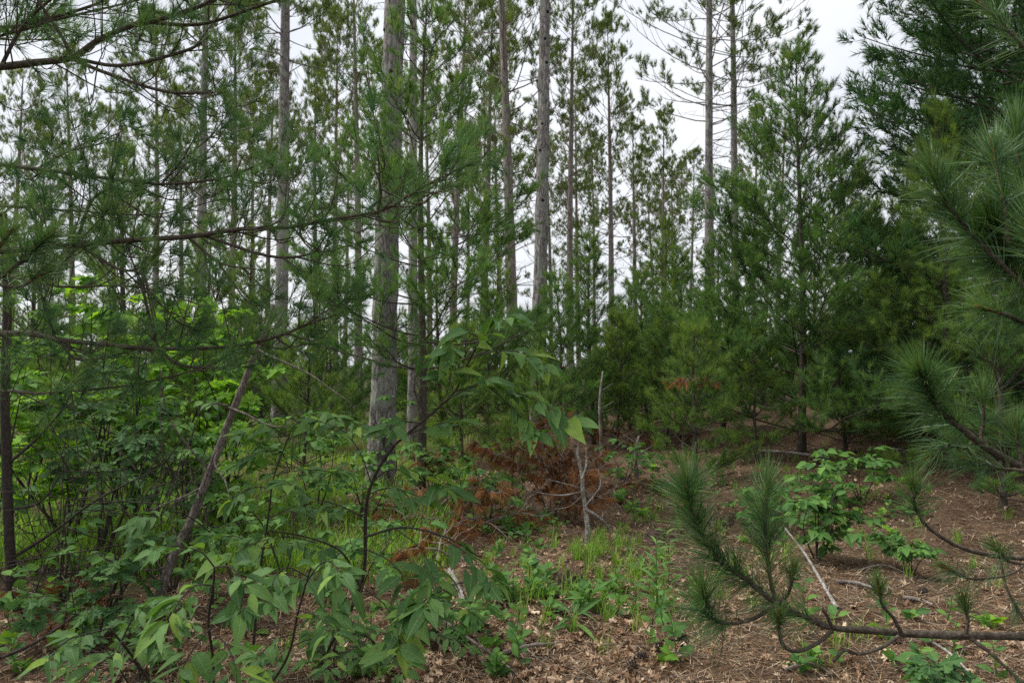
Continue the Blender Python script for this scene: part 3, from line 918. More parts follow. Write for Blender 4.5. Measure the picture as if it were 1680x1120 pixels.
def bough(parent, base, path, r0, r1, rng, subs=(), n_side=10, side_len=.5, nn=76, nl=.105, nw=.0019, mname='wp_near', start=.12, vert=.35, tufts=3, shoot=.05, end=1.):
    wood, ndl = Geo(), Geo()
    O, D, V = [], [], []
    paths = [(curve(path, 26), r0, r1)] + [(curve(sp, 14), r0 * .45, r1 * .8) for sp in subs]
    for c, a, b in paths:
        tube(wood, c, np.linspace(a, b, len(c)), 7, 1 + .05 * rng.normal(size=(len(c), 7)))
        L = np.linalg.norm(np.diff(c, axis=0), axis=1).sum()
        k = max(3, int(n_side * L / 1.6))
        for q in range(k):
            f = start + (end - start) * (q + rng.random() * .8) / k
            i = min(len(c) - 1.01, f * (len(c) - 1)); j = int(i)
            p = c[j] + (c[j + 1] - c[j]) * (i - j)
            tg = unit(c[j + 1] - c[j])
            sd = unit(np.cross(tg, [0, 0, 1])) * (1 if rng.random() < .5 else -1)
            d = unit(tg * rng.uniform(.5, 1.) + sd * rng.uniform(.2, .9) + np.array([0, 0, rng.uniform(-1., 1.) * vert * 2]))
            l = side_len * rng.uniform(.5, 1.25) * (1.15 - .6 * f)
            e = p + d * l + np.array([0, 0, .25 * l])
            m = p + d * l * .55 + np.array([0, 0, -.10 * l]) + rng.normal(size=3) * .03
            cc = curve([p, m, e], 8)
            tube(wood, cc, np.linspace(.004, .0016, 8), 4)
            O.append(cc[-1]); D.append(cc[-1] - cc[-3]); V.append(rng.random() * .8)
            for w in range(tufts):
                ff = rng.uniform(.3, .95) * 7; jj = int(ff)
                pp = cc[jj] + (cc[min(7, jj + 1)] - cc[jj]) * (ff - jj)
                d3 = unit(unit(cc[min(7, jj + 1)] - cc[jj]) * .8 + rng.normal(size=3) * .55 + np.array([0, 0, .2]))
                l3 = l * rng.uniform(.15, .42)
                e3 = pp + d3 * l3 + np.array([0, 0, .2 * l3])
                tube(wood, curve([pp, pp + d3 * l3 * .5 - np.array([0, 0, .04 * l3]), e3], 4), [.0024, .002, .0017, .0013], 3)
                O.append(e3); D.append(unit(d3 + np.array([0, 0, .35]))); V.append(rng.random() * .85)
        O.append(c[-1]); D.append(c[-1] - c[-3]); V.append(.7)
    needles(ndl, O, np.array(D), shoot, nn, nl, R(10), R(98), nw, rng, seg=1, droop=.08, var=np.array(V), vn=.15, pair=4)
    b = link('branch', wood.mesh('branch', M['bough_bark'], base), parent)
    stuff(link('needles', ndl.mesh('needles', M[mname], base), b))
    return b


T = lambda z: np.array([-4.0, 3.7, z])
bough(lt, lb, [T(2.75)] + P3([(-120, 125), (0, 110), (60, 102), (118, 95), (160, 67), (215, 42), (250, 35), (335, 8), (385, -22)], 3.6, 3.3), .021, .008, rng,
      [P3([(245, 37), (330, 40), (420, 12), (480, -8)], 3.45, 3.3), P3([(118, 92), (95, 50), (55, -10)], 3.5, 3.4), P3([(118, 95), (200, 108), (300, 85), (330, 70)], 3.5, 3.3),
       P3([(118, 97), (180, 122), (270, 150), (350, 152)], 3.5, 3.3), P3([(0, 112), (40, 40), (100, -15)], 3.6, 3.5)], n_side=12, side_len=.5)
bough(lt, lb, [T(2.3)] + P3([(-120, 255), (0, 270), (80, 280), (180, 293), (265, 302), (360, 293), (430, 268)], 3.5, 3.3), .013, .004, rng,
      [P3([(180, 293), (182, 335), (150, 375), (120, 400)], 3.4, 3.3), P3([(265, 302), (300, 260), (325, 215)], 3.4, 3.3), P3([(60, 278), (110, 250), (170, 235)], 3.5, 3.4)], n_side=10, side_len=.45)
bough(lt, lb, [T(1.95)] + P3([(-120, 425), (0, 412), (120, 402), (200, 395), (310, 388), (390, 376), (470, 373), (560, 357), (632, 344), (690, 308), (765, 272)], 3.4, 3.0), .018, .004, rng,
      [P3([(310, 390), (360, 430), (420, 442)], 3.3, 3.1), P3([(330, 385), (440, 420), (510, 416), (535, 385)], 3.25, 3.1), P3([(130, 402), (190, 440), (235, 452), (255, 520)], 3.3, 3.2),
       P3([(125, 400), (150, 330), (190, 305)], 3.3, 3.2), P3([(620, 345), (625, 310), (612, 270)], 3.05, 3.0)], n_side=13, side_len=.45)
bough(lt, lb, [T(1.55)] + P3([(-120, 545), (0, 547), (50, 547), (90, 556), (140, 562), (260, 572), (380, 568), (460, 550), (500, 533), (535, 522)], 3.5, 3.1), .018, .004, rng,
      [P3([(260, 572), (240, 500), (235, 452)], 3.3, 3.2), P3([(95, 556), (130, 590), (215, 577)], 3.4, 3.3), P3([(260, 572), (300, 600), (380, 600), (386, 580)], 3.3, 3.2),
       P3([(90, 556), (70, 490), (55, 455)], 3.4, 3.2)], n_side=13, side_len=.42)
bough(lt, lb, [T(1.35)] + P3([(-120, 650), (0, 641), (60, 645), (130, 640), (210, 632), (290, 615), (332, 603)], 3.6, 3.2), .010, .003, rng, n_side=7, side_len=.35)
bough(lt, lb, [T(3.0)] + P3([(-120, 20), (0, 45), (80, 30), (150, 10), (220, -20)], 3.9, 3.7), .014, .005, rng, n_side=9, side_len=.5)
bough(lt, lb, [T(1.85)] + P3([(-120, 480), (0, 455), (100, 470), (220, 470), (330, 500)], 4.1, 3.8), .011, .004, rng, n_side=13, side_len=.5)

bough(lt, lb, [T(2.1)] + P3([(-120, 350), (0, 338), (110, 345), (250, 352), (350, 330)], 4.4, 4.1), .010, .003, rng, n_side=11, side_len=.45)
for q in range(30):  # upper boughs above the view, added to shade the lower-left ground
    z = 3.1 + 3.2 * q / 30
    wd, nd = Geo(), Geo(); O, D, V = [], [], []
    wp_branch(rng, T(z), q * 2.4 + rng.normal() * .3, R(14 + 30 * q / 30), (2.7 - 2.0 * q / 30) * rng.uniform(.8, 1.1), .013, wd, O, D, V, step=.15, lift=4.)
    needles(nd, O, D, .07, 22, .11, R(12), R(85), .0042, rng, var=np.array(V), droop=.06)
    b = link('branch', wd.mesh('branch', M['bough_bark'], lb), lt)
    stuff(link('needles', nd.mesh('needles', M['wp_near'], lb), b))

# ------------------------------------------------------------------ right red pine: close boughs with long needles
rng = np.random.default_rng(61)
rb = np.array([2.35, 2.15, float(gz(2.35, 2.15))])
rt = thing('near_red_pine', 'long-needled pine whose close boughs reach in from the right edge', 'pine tree', rb)
g = Geo()
tube(g, [[2.35 + .02 * math.sin(z * 3), 2.15, z] for z in np.linspace(rb[2] - .1, 4.2, 16)], np.linspace(.075, .012, 16), 12, 1 + .05 * rng.normal(size=(16, 12)))
link('trunk', g.mesh('trunk', M['bough_bark'], rb), rt)


def rp_bough(parent, base, path, r0, r1, rng, shoots, nl=.145, bare_tips=()):
    """shoots: (path, start fraction with needles, density per metre, vigour)"""
    wood, ndl = Geo(), Geo()
    c = curve(path, 30)
    tube(wood, c, np.linspace(r0, r1, 30), 8, 1 + .10 * rng.normal(size=(30, 8)))
    tips = []
    for k, (sp, f0, dens, vig) in enumerate(shoots):
        cc = curve(sp, 14)
        if sp is not path:
            tube(wood, cc, np.linspace(r0 * .42, .0045, 14), 7, 1 + .13 * rng.normal(size=(14, 7)))
        if dens <= 0:
            continue
        L = np.linalg.norm(np.diff(cc, axis=0), axis=1).sum()
        n = max(12, int(L * (1 - f0) * dens * .58 / 9))
        ff = (f0 + (1 - f0) * rng.random(n) ** .8) * 12.99
        j = ff.astype(int); u = (ff - j)[:, None]
        O = cc[j] + (cc[j + 1] - cc[j]) * u
        Dv = unit(cc[np.minimum(j + 1, 13)] - cc[j])
        needles(ndl, O, Dv, .02, 9, nl * vig, R(18), R(96), .0016, rng, seg=2, droop=.14, bend=.12, var=rng.random(n) ** 1.3 * .88, vn=.10, pair=3)
        # brush of young needles at the tip
        d = unit(cc[-1] - cc[-2])
        needles(ndl, [cc[-1] - d * .02] * 4, [d + rng.normal(size=3) * .06 for _ in range(4)], .05, 22, nl * vig * .75, R(5), R(52), .0016, rng, seg=2, bend=.1, var=np.full(4, .72), vn=.12)
        tips.append((cc[-1], d))
    b = link('branch', wood.mesh('branch', M['bough_bark'], base), parent)
    stuff(link('needles', ndl.mesh('needles', M['rp_near'], base), b))
    for p, d in tips:
        g = Geo()
        tube(g, [p - d * .03, p, p + d * .018, p + d * .04, p + d * .055], [.0035, .0044, .0042, .003, .001], 7)
        link('bud', g.mesh('bud', M['bud'], base), b)
    return b


RT = lambda z: np.array([2.33, 2.15, z])
p1 = [RT(.72)] + P3([(1760, 1050), (1680, 1044), (1560, 1041), (1480, 1038), (1430, 1033), (1368, 1030), (1330, 1016), (1270, 987), (1225, 950), (1180, 920), (1150, 872), (1132, 835), (1128, 805)], 2.25, 2.2)
rp_bough(rt, rb, p1, .014, .005, rng, [
    (p1, .50, 2700, 1.05),
    (P3([(1272, 988), (1264, 950), (1258, 900), (1255, 850), (1257, 808)], 2.22), .10, 3600, 1.05),
    (P3([(1273, 990), (1290, 978), (1296, 965), (1300, 945)], 2.2, 2.15), .3, 1500, .62),
    (P3([(1270, 993), (1235, 1015), (1190, 1022), (1165, 1008), (1154, 975)], 2.2, 2.1), .3, 3600, 1.0),
    (P3([(1366, 1034), (1340, 1055), (1308, 1068), (1285, 1058), (1278, 1032), (1278, 1018)], 2.2, 2.12), .75, 1500, .6),
    (P3([(1475, 1043), (1445, 1062), (1410, 1072), (1385, 1066), (1368, 1085)], 2.2, 2.15), .5, 0, .5),
    (P3([(1478, 1036), (1465, 1012), (1448, 992), (1442, 968)], 2.22, 2.15), .5, 1700, .62),
    (P3([(1585, 1040), (1588, 1018), (1584, 998)], 2.2), .3, 1700, .62),
    (P3([(1592, 1046), (1630, 1075), (1665, 1108), (1690, 1130)], 2.2, 2.1), .5, 150, .6),
    (P3([(1366, 1030), (1358, 1012), (1350, 1000)], 2.2, 2.18), .5, 0, .5),
])
p2 = [RT(.98)] + P3([(1760, 925), (1690, 917), (1640, 912), (1600, 905), (1560, 890), (1520, 862), (1502, 832), (1498, 806)], 2.3, 2.15)
rp_bough(rt, rb, p2, .009, .004, rng, [
    (p2, .72, 1100, .8),
    (P3([(1690, 922), (1660, 940), (1630, 947), (1590, 948), (1560, 935)], 2.3, 2.2), .2, 700, .62),
    (P3([(1640, 912), (1650, 960), (1670, 1000), (1690, 1030)], 2.3, 2.25), .3, 500, .6),
    (P3([(1680, 925), (1655, 920), (1640, 905)], 2.1, 2.05), .4, 1100, .6),
])
p3 = [RT(1.25)] + P3([(1760, 800), (1690, 772), (1655, 755), (1620, 735), (1580, 705), (1545, 675), (1525, 645), (1513, 618)], 2.0, 1.8)
rp_bough(rt, rb, p3, .012, .006, rng, [
    (p3, .6, 2600, .92),
    (P3([(1620, 738), (1610, 715), (1614, 690), (1612, 660)], 1.95), .3, 1500, .75),
    (P3([(1690, 775), (1665, 770), (1640, 768), (1610, 760)], 1.9), .2, 900, .8),
    (P3([(1600, 722), (1580, 735), (1560, 730), (1540, 740)], 1.95, 1.9), .2, 900, .8),
    (P3([(1680, 770), (1672, 740), (1668, 715)], 1.9), .4, 1400, .7),
])
p4 = [RT(1.52)] + P3([(1760, 600), (1715, 530), (1680, 470), (1655, 432), (1636, 398), (1626, 372)], 1.75, 1.68)
p5 = P3([(1690, 478), (1650, 440), (1605, 395), (1575, 360), (1548, 325), (1537, 300)], 1.62, 1.6)
rp_bough(rt, rb, p4, .010, .006, rng, [
    (p4, .45, 3600, .98), (p5, .2, 3200, .92),
    (P3([(1655, 400), (1648, 340), (1638, 290), (1632, 262)], 1.6, 1.62), .15, 3000, .9),
    (P3([(1715, 400), (1690, 330), (1672, 260), (1668, 225)], 1.75, 1.75), .1, 3000, .95),
    (P3([(1735, 560), (1700, 540), (1660, 520), (1630, 510)], 1.6, 1.55), .2, 1800, .95),
    (P3([(1740, 470), (1715, 430), (1705, 390)], 1.5), .1, 2600, .95),
    (P3([(1740, 500), (1700, 450), (1690, 400), (1686, 360)], 1.7), .1, 2600, .95),
])
for z, az in ((1.1, -.9), (1.8, .5), (2.3, 2.6), (2.3, -.2), (2.9, 1.2), (2.9, 4.2), (3.4, 3.), (3.5, .1), (1.7, -1.3)):
    h = np.array([math.cos(az), math.sin(az), .35]); p0 = RT(z)
    if z > 2 or h[0] > 0:
        q = [p0, p0 + h * .3, p0 + h * .6 + [0, 0, .1], p0 + h * .8 + [0, 0, .3]]
        rp_bough(rt, rb, q, .010, .005, rng, [(q, .4, 1400, .95)])

# near tuft of another low bough at the left edge
rng = np.random.default_rng(65)
eb = np.array([-2.05, 2.35, float(gz(-2.05, 2.35))])
et = thing('small_red_pine', 'small pine at the left edge with one long-needled brush in view', 'pine tree', eb)
g = Geo(); tube(g, [[-2.05, 2.35, z] for z in np.linspace(eb[2] - .05, 2.3, 9)], np.linspace(.03, .008, 9), 9)
link('trunk', g.mesh('trunk', M['bough_bark'], eb), et)
q = [np.array([-2.05, 2.35, 1.55])] + P3([(-80, 500), (-10, 462), (40, 425), (75, 392)], 2.2, 2.1)
rp_bough(et, eb, q, .007, .004, rng, [(q, .5, 1900, .85), (P3([(-20, 465), (30, 470), (60, 455)], 2.2, 2.15), .2, 1200, .8), (P3([(-40, 470), (-10, 420), (10, 390)], 2.2, 2.15), .2, 1500, .85)])

# ------------------------------------------------------------------ leaning dead trunk
rng = np.random.default_rng(71)
dead = P3([(250, 1020), (262, 975), (285, 910), (312, 855), (345, 772), (376, 690), (404, 618), (420, 576), (440, 532), (448, 500)], 4.7, 4.9)
db = dead[0].copy(); db[2] = float(gz(db[0], db[1]))
dt = thing('leaning_dead_trunk', 'slim reddish grey dead trunk leaning right above the undergrowth', 'dead tree', db)
g = Geo(); c = curve([db - [0.02, 0, .1]] + dead, 60)
tube(g, c, np.linspace(.034, .015, 60), 14, 1 + .07 * rng.normal(size=(60, 14)))
link('trunk', g.mesh('trunk', M['dead_bark'], db), dt)
for pts, r in (([(374, 665), (352, 662), (335, 668)], .008), ([(375, 668), (405, 680), (440, 697), (470, 700)], .010), ([(360, 735), (352, 760), (370, 790), (378, 825)], .008),
               ([(425, 575), (445, 585), (480, 600), (512, 616), (545, 640), (575, 660)], .009), ([(330, 800), (300, 815), (262, 830), (235, 850)], .008), ([(280, 925), (250, 935), (200, 925), (150, 905)], .007),
               ([(345, 775), (320, 745), (285, 700), (270, 660), (262, 600)], .008)):
    g = Geo(); tube(g, curve(P3(pts, 4.8, 4.6), 12), np.linspace(r, .003, 12), 6, 1 + .1 * rng.normal(size=(12, 6)))
    link('branch', g.mesh('branch', M['dead_bark'], db), dt)

# ------------------------------------------------------------------ cherry saplings with single leaves
def cherry(name, label, base, stems, twigs, kind='cherry', seed=0, size=.12, mstem='stem', group=None, droop=.28, cat='sapling', dens=1.):
    """stems: (points, r0, r1); twigs: (points, leaves, size)"""
    rng = np.random.default_rng(seed)
    t = thing(name, label, cat, base, group)
    for pts, r0, r1 in stems:
        g = Geo(); tube(g, curve(pts, 26), np.linspace(r0, r1, 26), 7, 1 + .08 * rng.normal(size=(26, 7)))
        link('stem', g.mesh('stem', M[mstem], base), t)
    for pts, n, sz in twigs:
        g = Geo(); tube(g, curve(pts, 10), np.linspace(.003, .0014, 10), 5)
        link('twig', g.mesh('twig', M[mstem], base), t)
        leafy(t, base, pts, kind, int(n * dens), sz * size / .12, rng, droop=droop)
    return t


cb = G(512, 1104)
main = [cb - [0, 0, .05]] + P3([(540, 1060), (575, 1000), (597, 940), (599, 880), (601, 830), (610, 792), (640, 738), (680, 702), (720, 668), (748, 640), (766, 600), (786, 560)], 3.6, 3.05)
cherry('cherry_sapling', 'arching cherry sapling with glossy drooping leaves, centre foreground', cb,
       [(main, .011, .0035), (P3([(590, 960), (560, 905), (500, 880), (440, 870)], 3.45, 3.2), .006, .003), (P3([(600, 880), (660, 865), (730, 880), (790, 915)], 3.4, 3.1), .006, .003)],
       [(P3([(766, 600), (780, 570), (800, 545), (835, 520)], 3.05, 3.), 9, .11), (P3([(745, 642), (790, 632), (835, 640), (875, 655), (935, 685)], 3.1, 2.95), 17, .12),
        (P3([(770, 590), (815, 575), (860, 580), (895, 600)], 3.05, 2.95), 10, .12), (P3([(790, 555), (760, 545), (735, 570)], 3.05, 3.), 6, .12), (P3([(800, 632), (830, 660), (860, 690), (880, 705)], 3.05, 2.95), 8, .11),
        (P3([(735, 655), (770, 635), (800, 620)], 3.1, 3.0), 6, .11), (P3([(720, 668), (735, 640), (740, 610)], 3.1, 3.05), 4, .11),
        (P3([(700, 685), (680, 640), (690, 600), (720, 585)], 3.15, 3.1), 5, .11), (P3([(690, 694), (650, 690), (640, 700)], 3.15, 3.05), 4, .10), (P3([(665, 715), (700, 700), (745, 690)], 3.15, 3.05), 6, .11),
        (P3([(612, 790), (640, 770), (690, 780), (735, 800)], 3.2, 3.05), 9, .11), (P3([(606, 810), (640, 800), (690, 815)], 3.2, 3.1), 7, .11), (P3([(610, 795), (590, 740), (560, 705), (520, 690)], 3.3, 3.2), 9, .10),
        (P3([(600, 850), (560, 830), (510, 815), (470, 790)], 3.3, 3.1), 9, .11),
        (P3([(520, 890), (470, 880), (420, 890), (380, 910)], 3.2, 3.), 10, .12), (P3([(560, 905), (530, 930), (500, 950), (470, 960)], 3.2, 2.95), 10, .12),
        (P3([(700, 870), (740, 890), (780, 920), (800, 950)], 3.2, 3.0), 11, .12), (P3([(650, 868), (690, 900), (710, 950), (700, 990)], 3.1, 2.9), 12, .13),
        (P3([(599, 900), (640, 920), (670, 960), (680, 1000)], 3.2, 2.95), 11, .13), (P3([(598, 930), (560, 960), (540, 1000)], 3.2, 3.0), 9, .12), (P3([(590, 960), (630, 990), (650, 1030), (655, 1060)], 3.2, 2.95), 10, .12)],
       seed=81, size=.135)

cb = on_ground(330, 3.0); cb[2] = float(gz(cb[0], cb[1]))
cherry('cherry_sapling', 'low cherry sapling with the largest leaves, lower left foreground', cb,
       [([cb - [0, 0, .05]] + P3([(345, 1180), (350, 1090), (342, 1020), (350, 960), (352, 930)], 2.75, 2.3), .007, .003), ([cb - [0, 0, .05]] + P3([(270, 1160), (220, 1080), (180, 1030)], 2.8, 2.4), .007, .003),
        ([cb - [0, 0, .05]] + P3([(420, 1150), (470, 1080), (490, 1000), (510, 930)], 2.9, 2.6), .007, .003)],
       [(P3([(350, 960), (320, 960), (295, 985), (275, 1020)], 2.3, 2.15), 9, .14), (P3([(352, 930), (380, 930), (400, 960), (395, 1000)], 2.3, 2.2), 10, .13), (P3([(345, 1030), (320, 1060), (300, 1095), (290, 1130)], 2.4, 2.2), 9, .14),
        (P3([(348, 1040), (370, 1055), (385, 1090), (390, 1130)], 2.4, 2.2), 9, .14), (P3([(352, 930), (330, 905), (290, 895), (250, 900)], 2.4, 2.3), 9, .11), (P3([(180, 1030), (140, 1040), (110, 1050), (80, 1080)], 2.4, 2.2), 10, .12),
        (P3([(200, 1050), (190, 1070), (160, 1090), (130, 1120)], 2.4, 2.2), 10, .13), (P3([(500, 960), (520, 930), (540, 920), (560, 940)], 2.6, 2.4), 10, .12), (P3([(505, 945), (470, 930), (450, 950), (440, 990)], 2.6, 2.4), 10, .13),
        (P3([(490, 1000), (520, 1010), (550, 1040)], 2.6, 2.45), 8, .12), (P3([(480, 1040), (450, 1050), (420, 1080)], 2.6, 2.45), 8, .12), (P3([(200, 1050), (220, 1010), (250, 985)], 2.4, 2.3), 8, .11)],
       seed=82, size=.085, dens=.9)
cb = on_ground(420, 4.3)
cherry('cherry_sapling', 'leafy cherry sapling just right of the leaning dead trunk', cb,
       [([cb - [0, 0, .05]] + P3([(425, 950), (440, 850), (450, 780), (480, 700)], 4.2, 3.9), .008, .003), ([cb - [0, 0, .05]] + P3([(380, 950), (350, 880), (300, 840)], 4.2, 3.8), .006, .003)],
       [(P3([(480, 700), (510, 680), (550, 685), (590, 700)], 3.9, 3.7), 12, .12), (P3([(470, 715), (440, 700), (400, 710)], 3.9, 3.8), 9, .12), (P3([(450, 780), (500, 770), (560, 775)], 3.9, 3.8), 11, .12),
        (P3([(445, 800), (410, 800), (380, 820)], 3.9, 3.8), 9, .12), (P3([(440, 850), (490, 830), (540, 840)], 3.9, 3.8), 11, .12), (P3([(300, 840), (260, 840), (220, 860)], 3.8, 3.6), 11, .12),
        (P3([(320, 860), (280, 880), (240, 890)], 3.8, 3.6), 10, .12), (P3([(432, 900), (390, 880), (350, 880)], 4, 3.8), 10, .11), (P3([(432, 900), (480, 890), (530, 900)], 4, 3.8), 10, .12),
        (P3([(465, 740), (430, 740), (390, 760)], 3.9, 3.8), 8, .11)], seed=83, size=.105, dens=1.7)
cb = on_ground(640, 3.9)
cherry('cherry_sapling', 'low spreading cherry seedling at the foot of the arching sapling', cb,
       [([cb - [0, 0, .05]] + P3([(660, 1040), (690, 990), (740, 960)], 3.8, 3.5), .006, .003), ([cb - [0, 0, .05]] + P3([(610, 1050), (560, 1040), (500, 1050)], 3.8, 3.4), .006, .003)],
       [(P3([(690, 990), (730, 985), (770, 1000)], 3.6, 3.4), 8, .11), (P3([(670, 1020), (720, 1040), (770, 1060)], 3.6, 3.4), 9, .11), (P3([(600, 1050), (560, 1075), (530, 1100)], 3.6, 3.3), 9, .11),
        (P3([(600, 1040), (640, 1075), (660, 1105)], 3.6, 3.3), 8, .11), (P3([(500, 1050), (460, 1070), (440, 1100)], 3.4, 3.2), 8, .11), (P3([(740, 960), (780, 950), (800, 960)], 3.5, 3.4), 7, .1)], seed=84, size=.085, dens=1.3)


def shrub(name, label, base, h, spread, nst, ntw, nl, kind, size, seed, group=None, cat='shrub', lean=(0, 0), mstem='stem', low=.25, mass=0, droop=.35):
    """leafy shrub; each leaf its own object, the farthest ones joined as foliage mass"""
    rng = np.random.default_rng(seed)
    base = np.asarray(base, float)
    t = thing(name, label, cat, base, group)
    tw = []
    for q in range(nst):
        az = rng.random() * 6.28; sp = spread * rng.uniform(.2, .8)
        top = base + np.array([math.cos(az) * sp + lean[0], math.sin(az) * sp + lean[1], h * rng.uniform(.75, 1.05)])
        mid = base + (top - base) * np.array([.35, .35, .5]) + rng.normal(size=3) * .10 * h
        c = curve([base - [0, 0, .04], mid, top], 16)
        g = Geo(); tube(g, c, np.linspace(.006 * h + .003, .002, 16), 6)
        link('stem', g.mesh('stem', M[mstem], base), t)
        for w in range(ntw):
            f = low + (1 - low) * (w + rng.random()) / ntw
            i = min(14.99, f * 15); j = int(i); p = c[j] + (c[j + 1] - c[j]) * (i - j)
            a2 = rng.random() * 6.28; l = spread * rng.uniform(.35, .8) * (1.15 - .5 * f)
            e = p + np.array([math.cos(a2) * l, math.sin(a2) * l, l * rng.uniform(0, .5)])
            tw.append([p, (p + e) / 2 + np.array([0, 0, .1 * l]), e])
    if mass:
        g = Geo()
        src = LEAF[kind]
        for tp in tw:
            c = curve(tp, 8)
            tube(g, c, np.linspace(.003, .0015, 8), 3, a=0.)
            for w in range(mass):
                p = c[int(rng.integers(2, 8))] + rng.normal(size=3) * size * .3
                me = src[int(rng.integers(0, len(src)))]
                v = np.array([x.co[:] for x in me.vertices]); f = [pl.vertices[:] for pl in me.polygons]
                d = unit(np.array([rng.normal(), rng.normal(), -droop * rng.random()]))
                m = np.array(frame(d, rng.normal(size=3) * .35 + [0, -.2, 1], 0).to_3x3())
                g.add(v @ m.T * size * rng.uniform(.6, 1.1) + p, f, rng.random())
        stuff(link('foliage', g.mesh('foliage', M['shrub_mass'], base), t))
    if nl:
        for tp in tw:
            if not mass:
                g = Geo(); tube(g, curve(tp, 6), np.linspace(.003, .0015, 6), 4)
                link('twig', g.mesh('twig', M[mstem], base), t)
            leafy(t, base, tp, kind, nl, size, rng, start=.25, droop=droop)
    return t


# left understory
shrub('maple_sapling', 'bright yellow-green maple sapling behind the left boughs', on_ground(225, 7.2), 2.25, .85, 5, 9, 8, 'maple', .15, 91, cat='sapling', low=.35)
shrub('maple_sapling', 'bright maple sapling at left edge beneath the boughs', on_ground(40, 7.6), 2.1, .8, 4, 8, 8, 'maple', .15, 92, cat='sapling', low=.3)
shrub('maple_sapling', 'small bright maple sapling left of the leaning dead trunk top', on_ground(325, 8.2), 2.45, .55, 3, 8, 7, 'maple', .15, 93, cat='sapling', low=.4)
shrub('maple_sapling', 'bright maple sapling between the slim dark trunk and the tallest maple', on_ground(125, 6.6), 2.0, .75, 4, 7, 8, 'maple', .14, 191, cat='sapling', low=.45)
shrub('maple_sapling', 'bright maple sapling right behind the leaning dead trunk', on_ground(380, 7.0), 1.9, .6, 4, 6, 7, 'maple', .13, 192, cat='sapling', low=.4)
shrub('leafy_shrub', 'dark leafy shrub between the left edge and leaning dead trunk', on_ground(165, 5.8), 1.45, .75, 6, 7, 6, 'shaded_lobed', .13, 94, low=.35)
shrub('leafy_shrub', 'dark leafy shrub close behind the leaning dead trunk', on_ground(320, 6.3), 1.35, .65, 5, 6, 5, 'shrub', .11, 95, low=.35)
shrub('leafy_shrub', 'dark leafy shrub at the far left edge beside the dark slim tree', on_ground(-10, 5.6), 1.6, .7, 5, 6, 5, 'shrub', .12, 96, low=.3)
shrub('leafy_shrub', 'green shrub between the leaning dead trunk and thickest trunk', on_ground(520, 7.6), 1.1, .7, 5, 6, 5, 'shrub', .10, 97, low=.3)
shrub('leafy_shrub', 'low green shrub at the foot of the thickest trunk', on_ground(600, 7.2), .75, .55, 5, 5, 5, 'shrub', .09, 98, low=.3)
shrub('leafy_shrub', 'low green shrub just right of the dark-stemmed pine', on_ground(750, 8.3), .75, .8, 6, 5, 5, 'shrub', .10, 99, low=.3)
shrub('leafy_shrub', 'green plants tucked into the left of the brown brush', on_ground(800, 7.2), .55, .4, 4, 4, 5, 'shrub', .10, 100, low=.3)
shrub('leafy_shrub', 'bright green leafy shrub left of centre of the right clearing', on_ground(1335, 6.1), .72, .42, 6, 6, 6, 'shrub', .10, 101, low=.3)
shrub('leafy_shrub', 'bright shrub behind the one in the right clearing', on_ground(1410, 8.0), .5, .55, 5, 5, 5, 'shrub', .11, 102, low=.3)
shrub('leafy_shrub', 'low green plant at the foot of the big young pine', on_ground(1260, 7.6), .4, .6, 5, 4, 5, 'shrub', .10, 103, low=.3)
shrub('leafy_shrub', 'small dark green plant on the brown floor right of the clearing shrub', on_ground(1490, 5.9), .26, .3, 4, 4, 5, 'shrub', .08, 104, low=.3)
shrub('lobed_seedling', 'small lobed-leaf seedling at the lower right corner', on_ground(1560, 3.5) , .2, .22, 3, 3, 4, 'shaded_lobed', .12, 105, cat='seedling', low=.3)
shrub('leafy_shrub', 'yellow-green plants behind the white snag', on_ground(1020, 9.5), .5, .6, 5, 4, 5, 'shrub', .09, 106, low=.3)

for q, (px, d, h, sp, kd, lab) in enumerate([
        (60, 4.6, .55, .45, 'shrub', 'low leafy shrub at the foot of the slim dark trunk'), (170, 4.4, .5, .45, 'shaded_lobed', 'low lobed-leaf shrub left of the leaning dead trunk foot'),
        (355, 4.9, .7, .45, 'shrub', 'leafy shrub hugging the right of the leaning dead trunk foot'), 
        (230, 3.8, .4, .4, 'cherry', 'low glossy seedling bush below the leaning dead trunk'), (470, 5.6, .75, .55, 'shrub', 'green shrub behind the cherry leaves, left of centre'),
        (590, 5.4, .6, .5, 'shrub', 'green shrub behind the cherry stem'), 
        (560, 3.75, .3, .35, 'cherry', 'lowest glossy seedling bush at bottom centre left'), (735, 4.3, .3, .35, 'shrub', 'low green plant beside the mottled fallen branch'),
        (640, 9.2, 1.2, .7, 'shrub', 'shrub hiding the foot of the thickest trunk'), (100, 6.6, 1.0, .6, 'maple', 'lobed-leaf shrub standing in the bright grass at left'),
        (420, 6.8, 1.0, .6, 'maple', 'lobed-leaf shrub in the grass right of the leaning dead trunk')]):
    shrub('leafy_shrub' if kd != 'cherry' else 'cherry_seedling', lab, on_ground(px, d), h, sp, 3, 5, 5, kd, {'maple': .11, 'shaded_lobed': .12}.get(kd, .085), 400 + q, low=.25, cat='shrub')

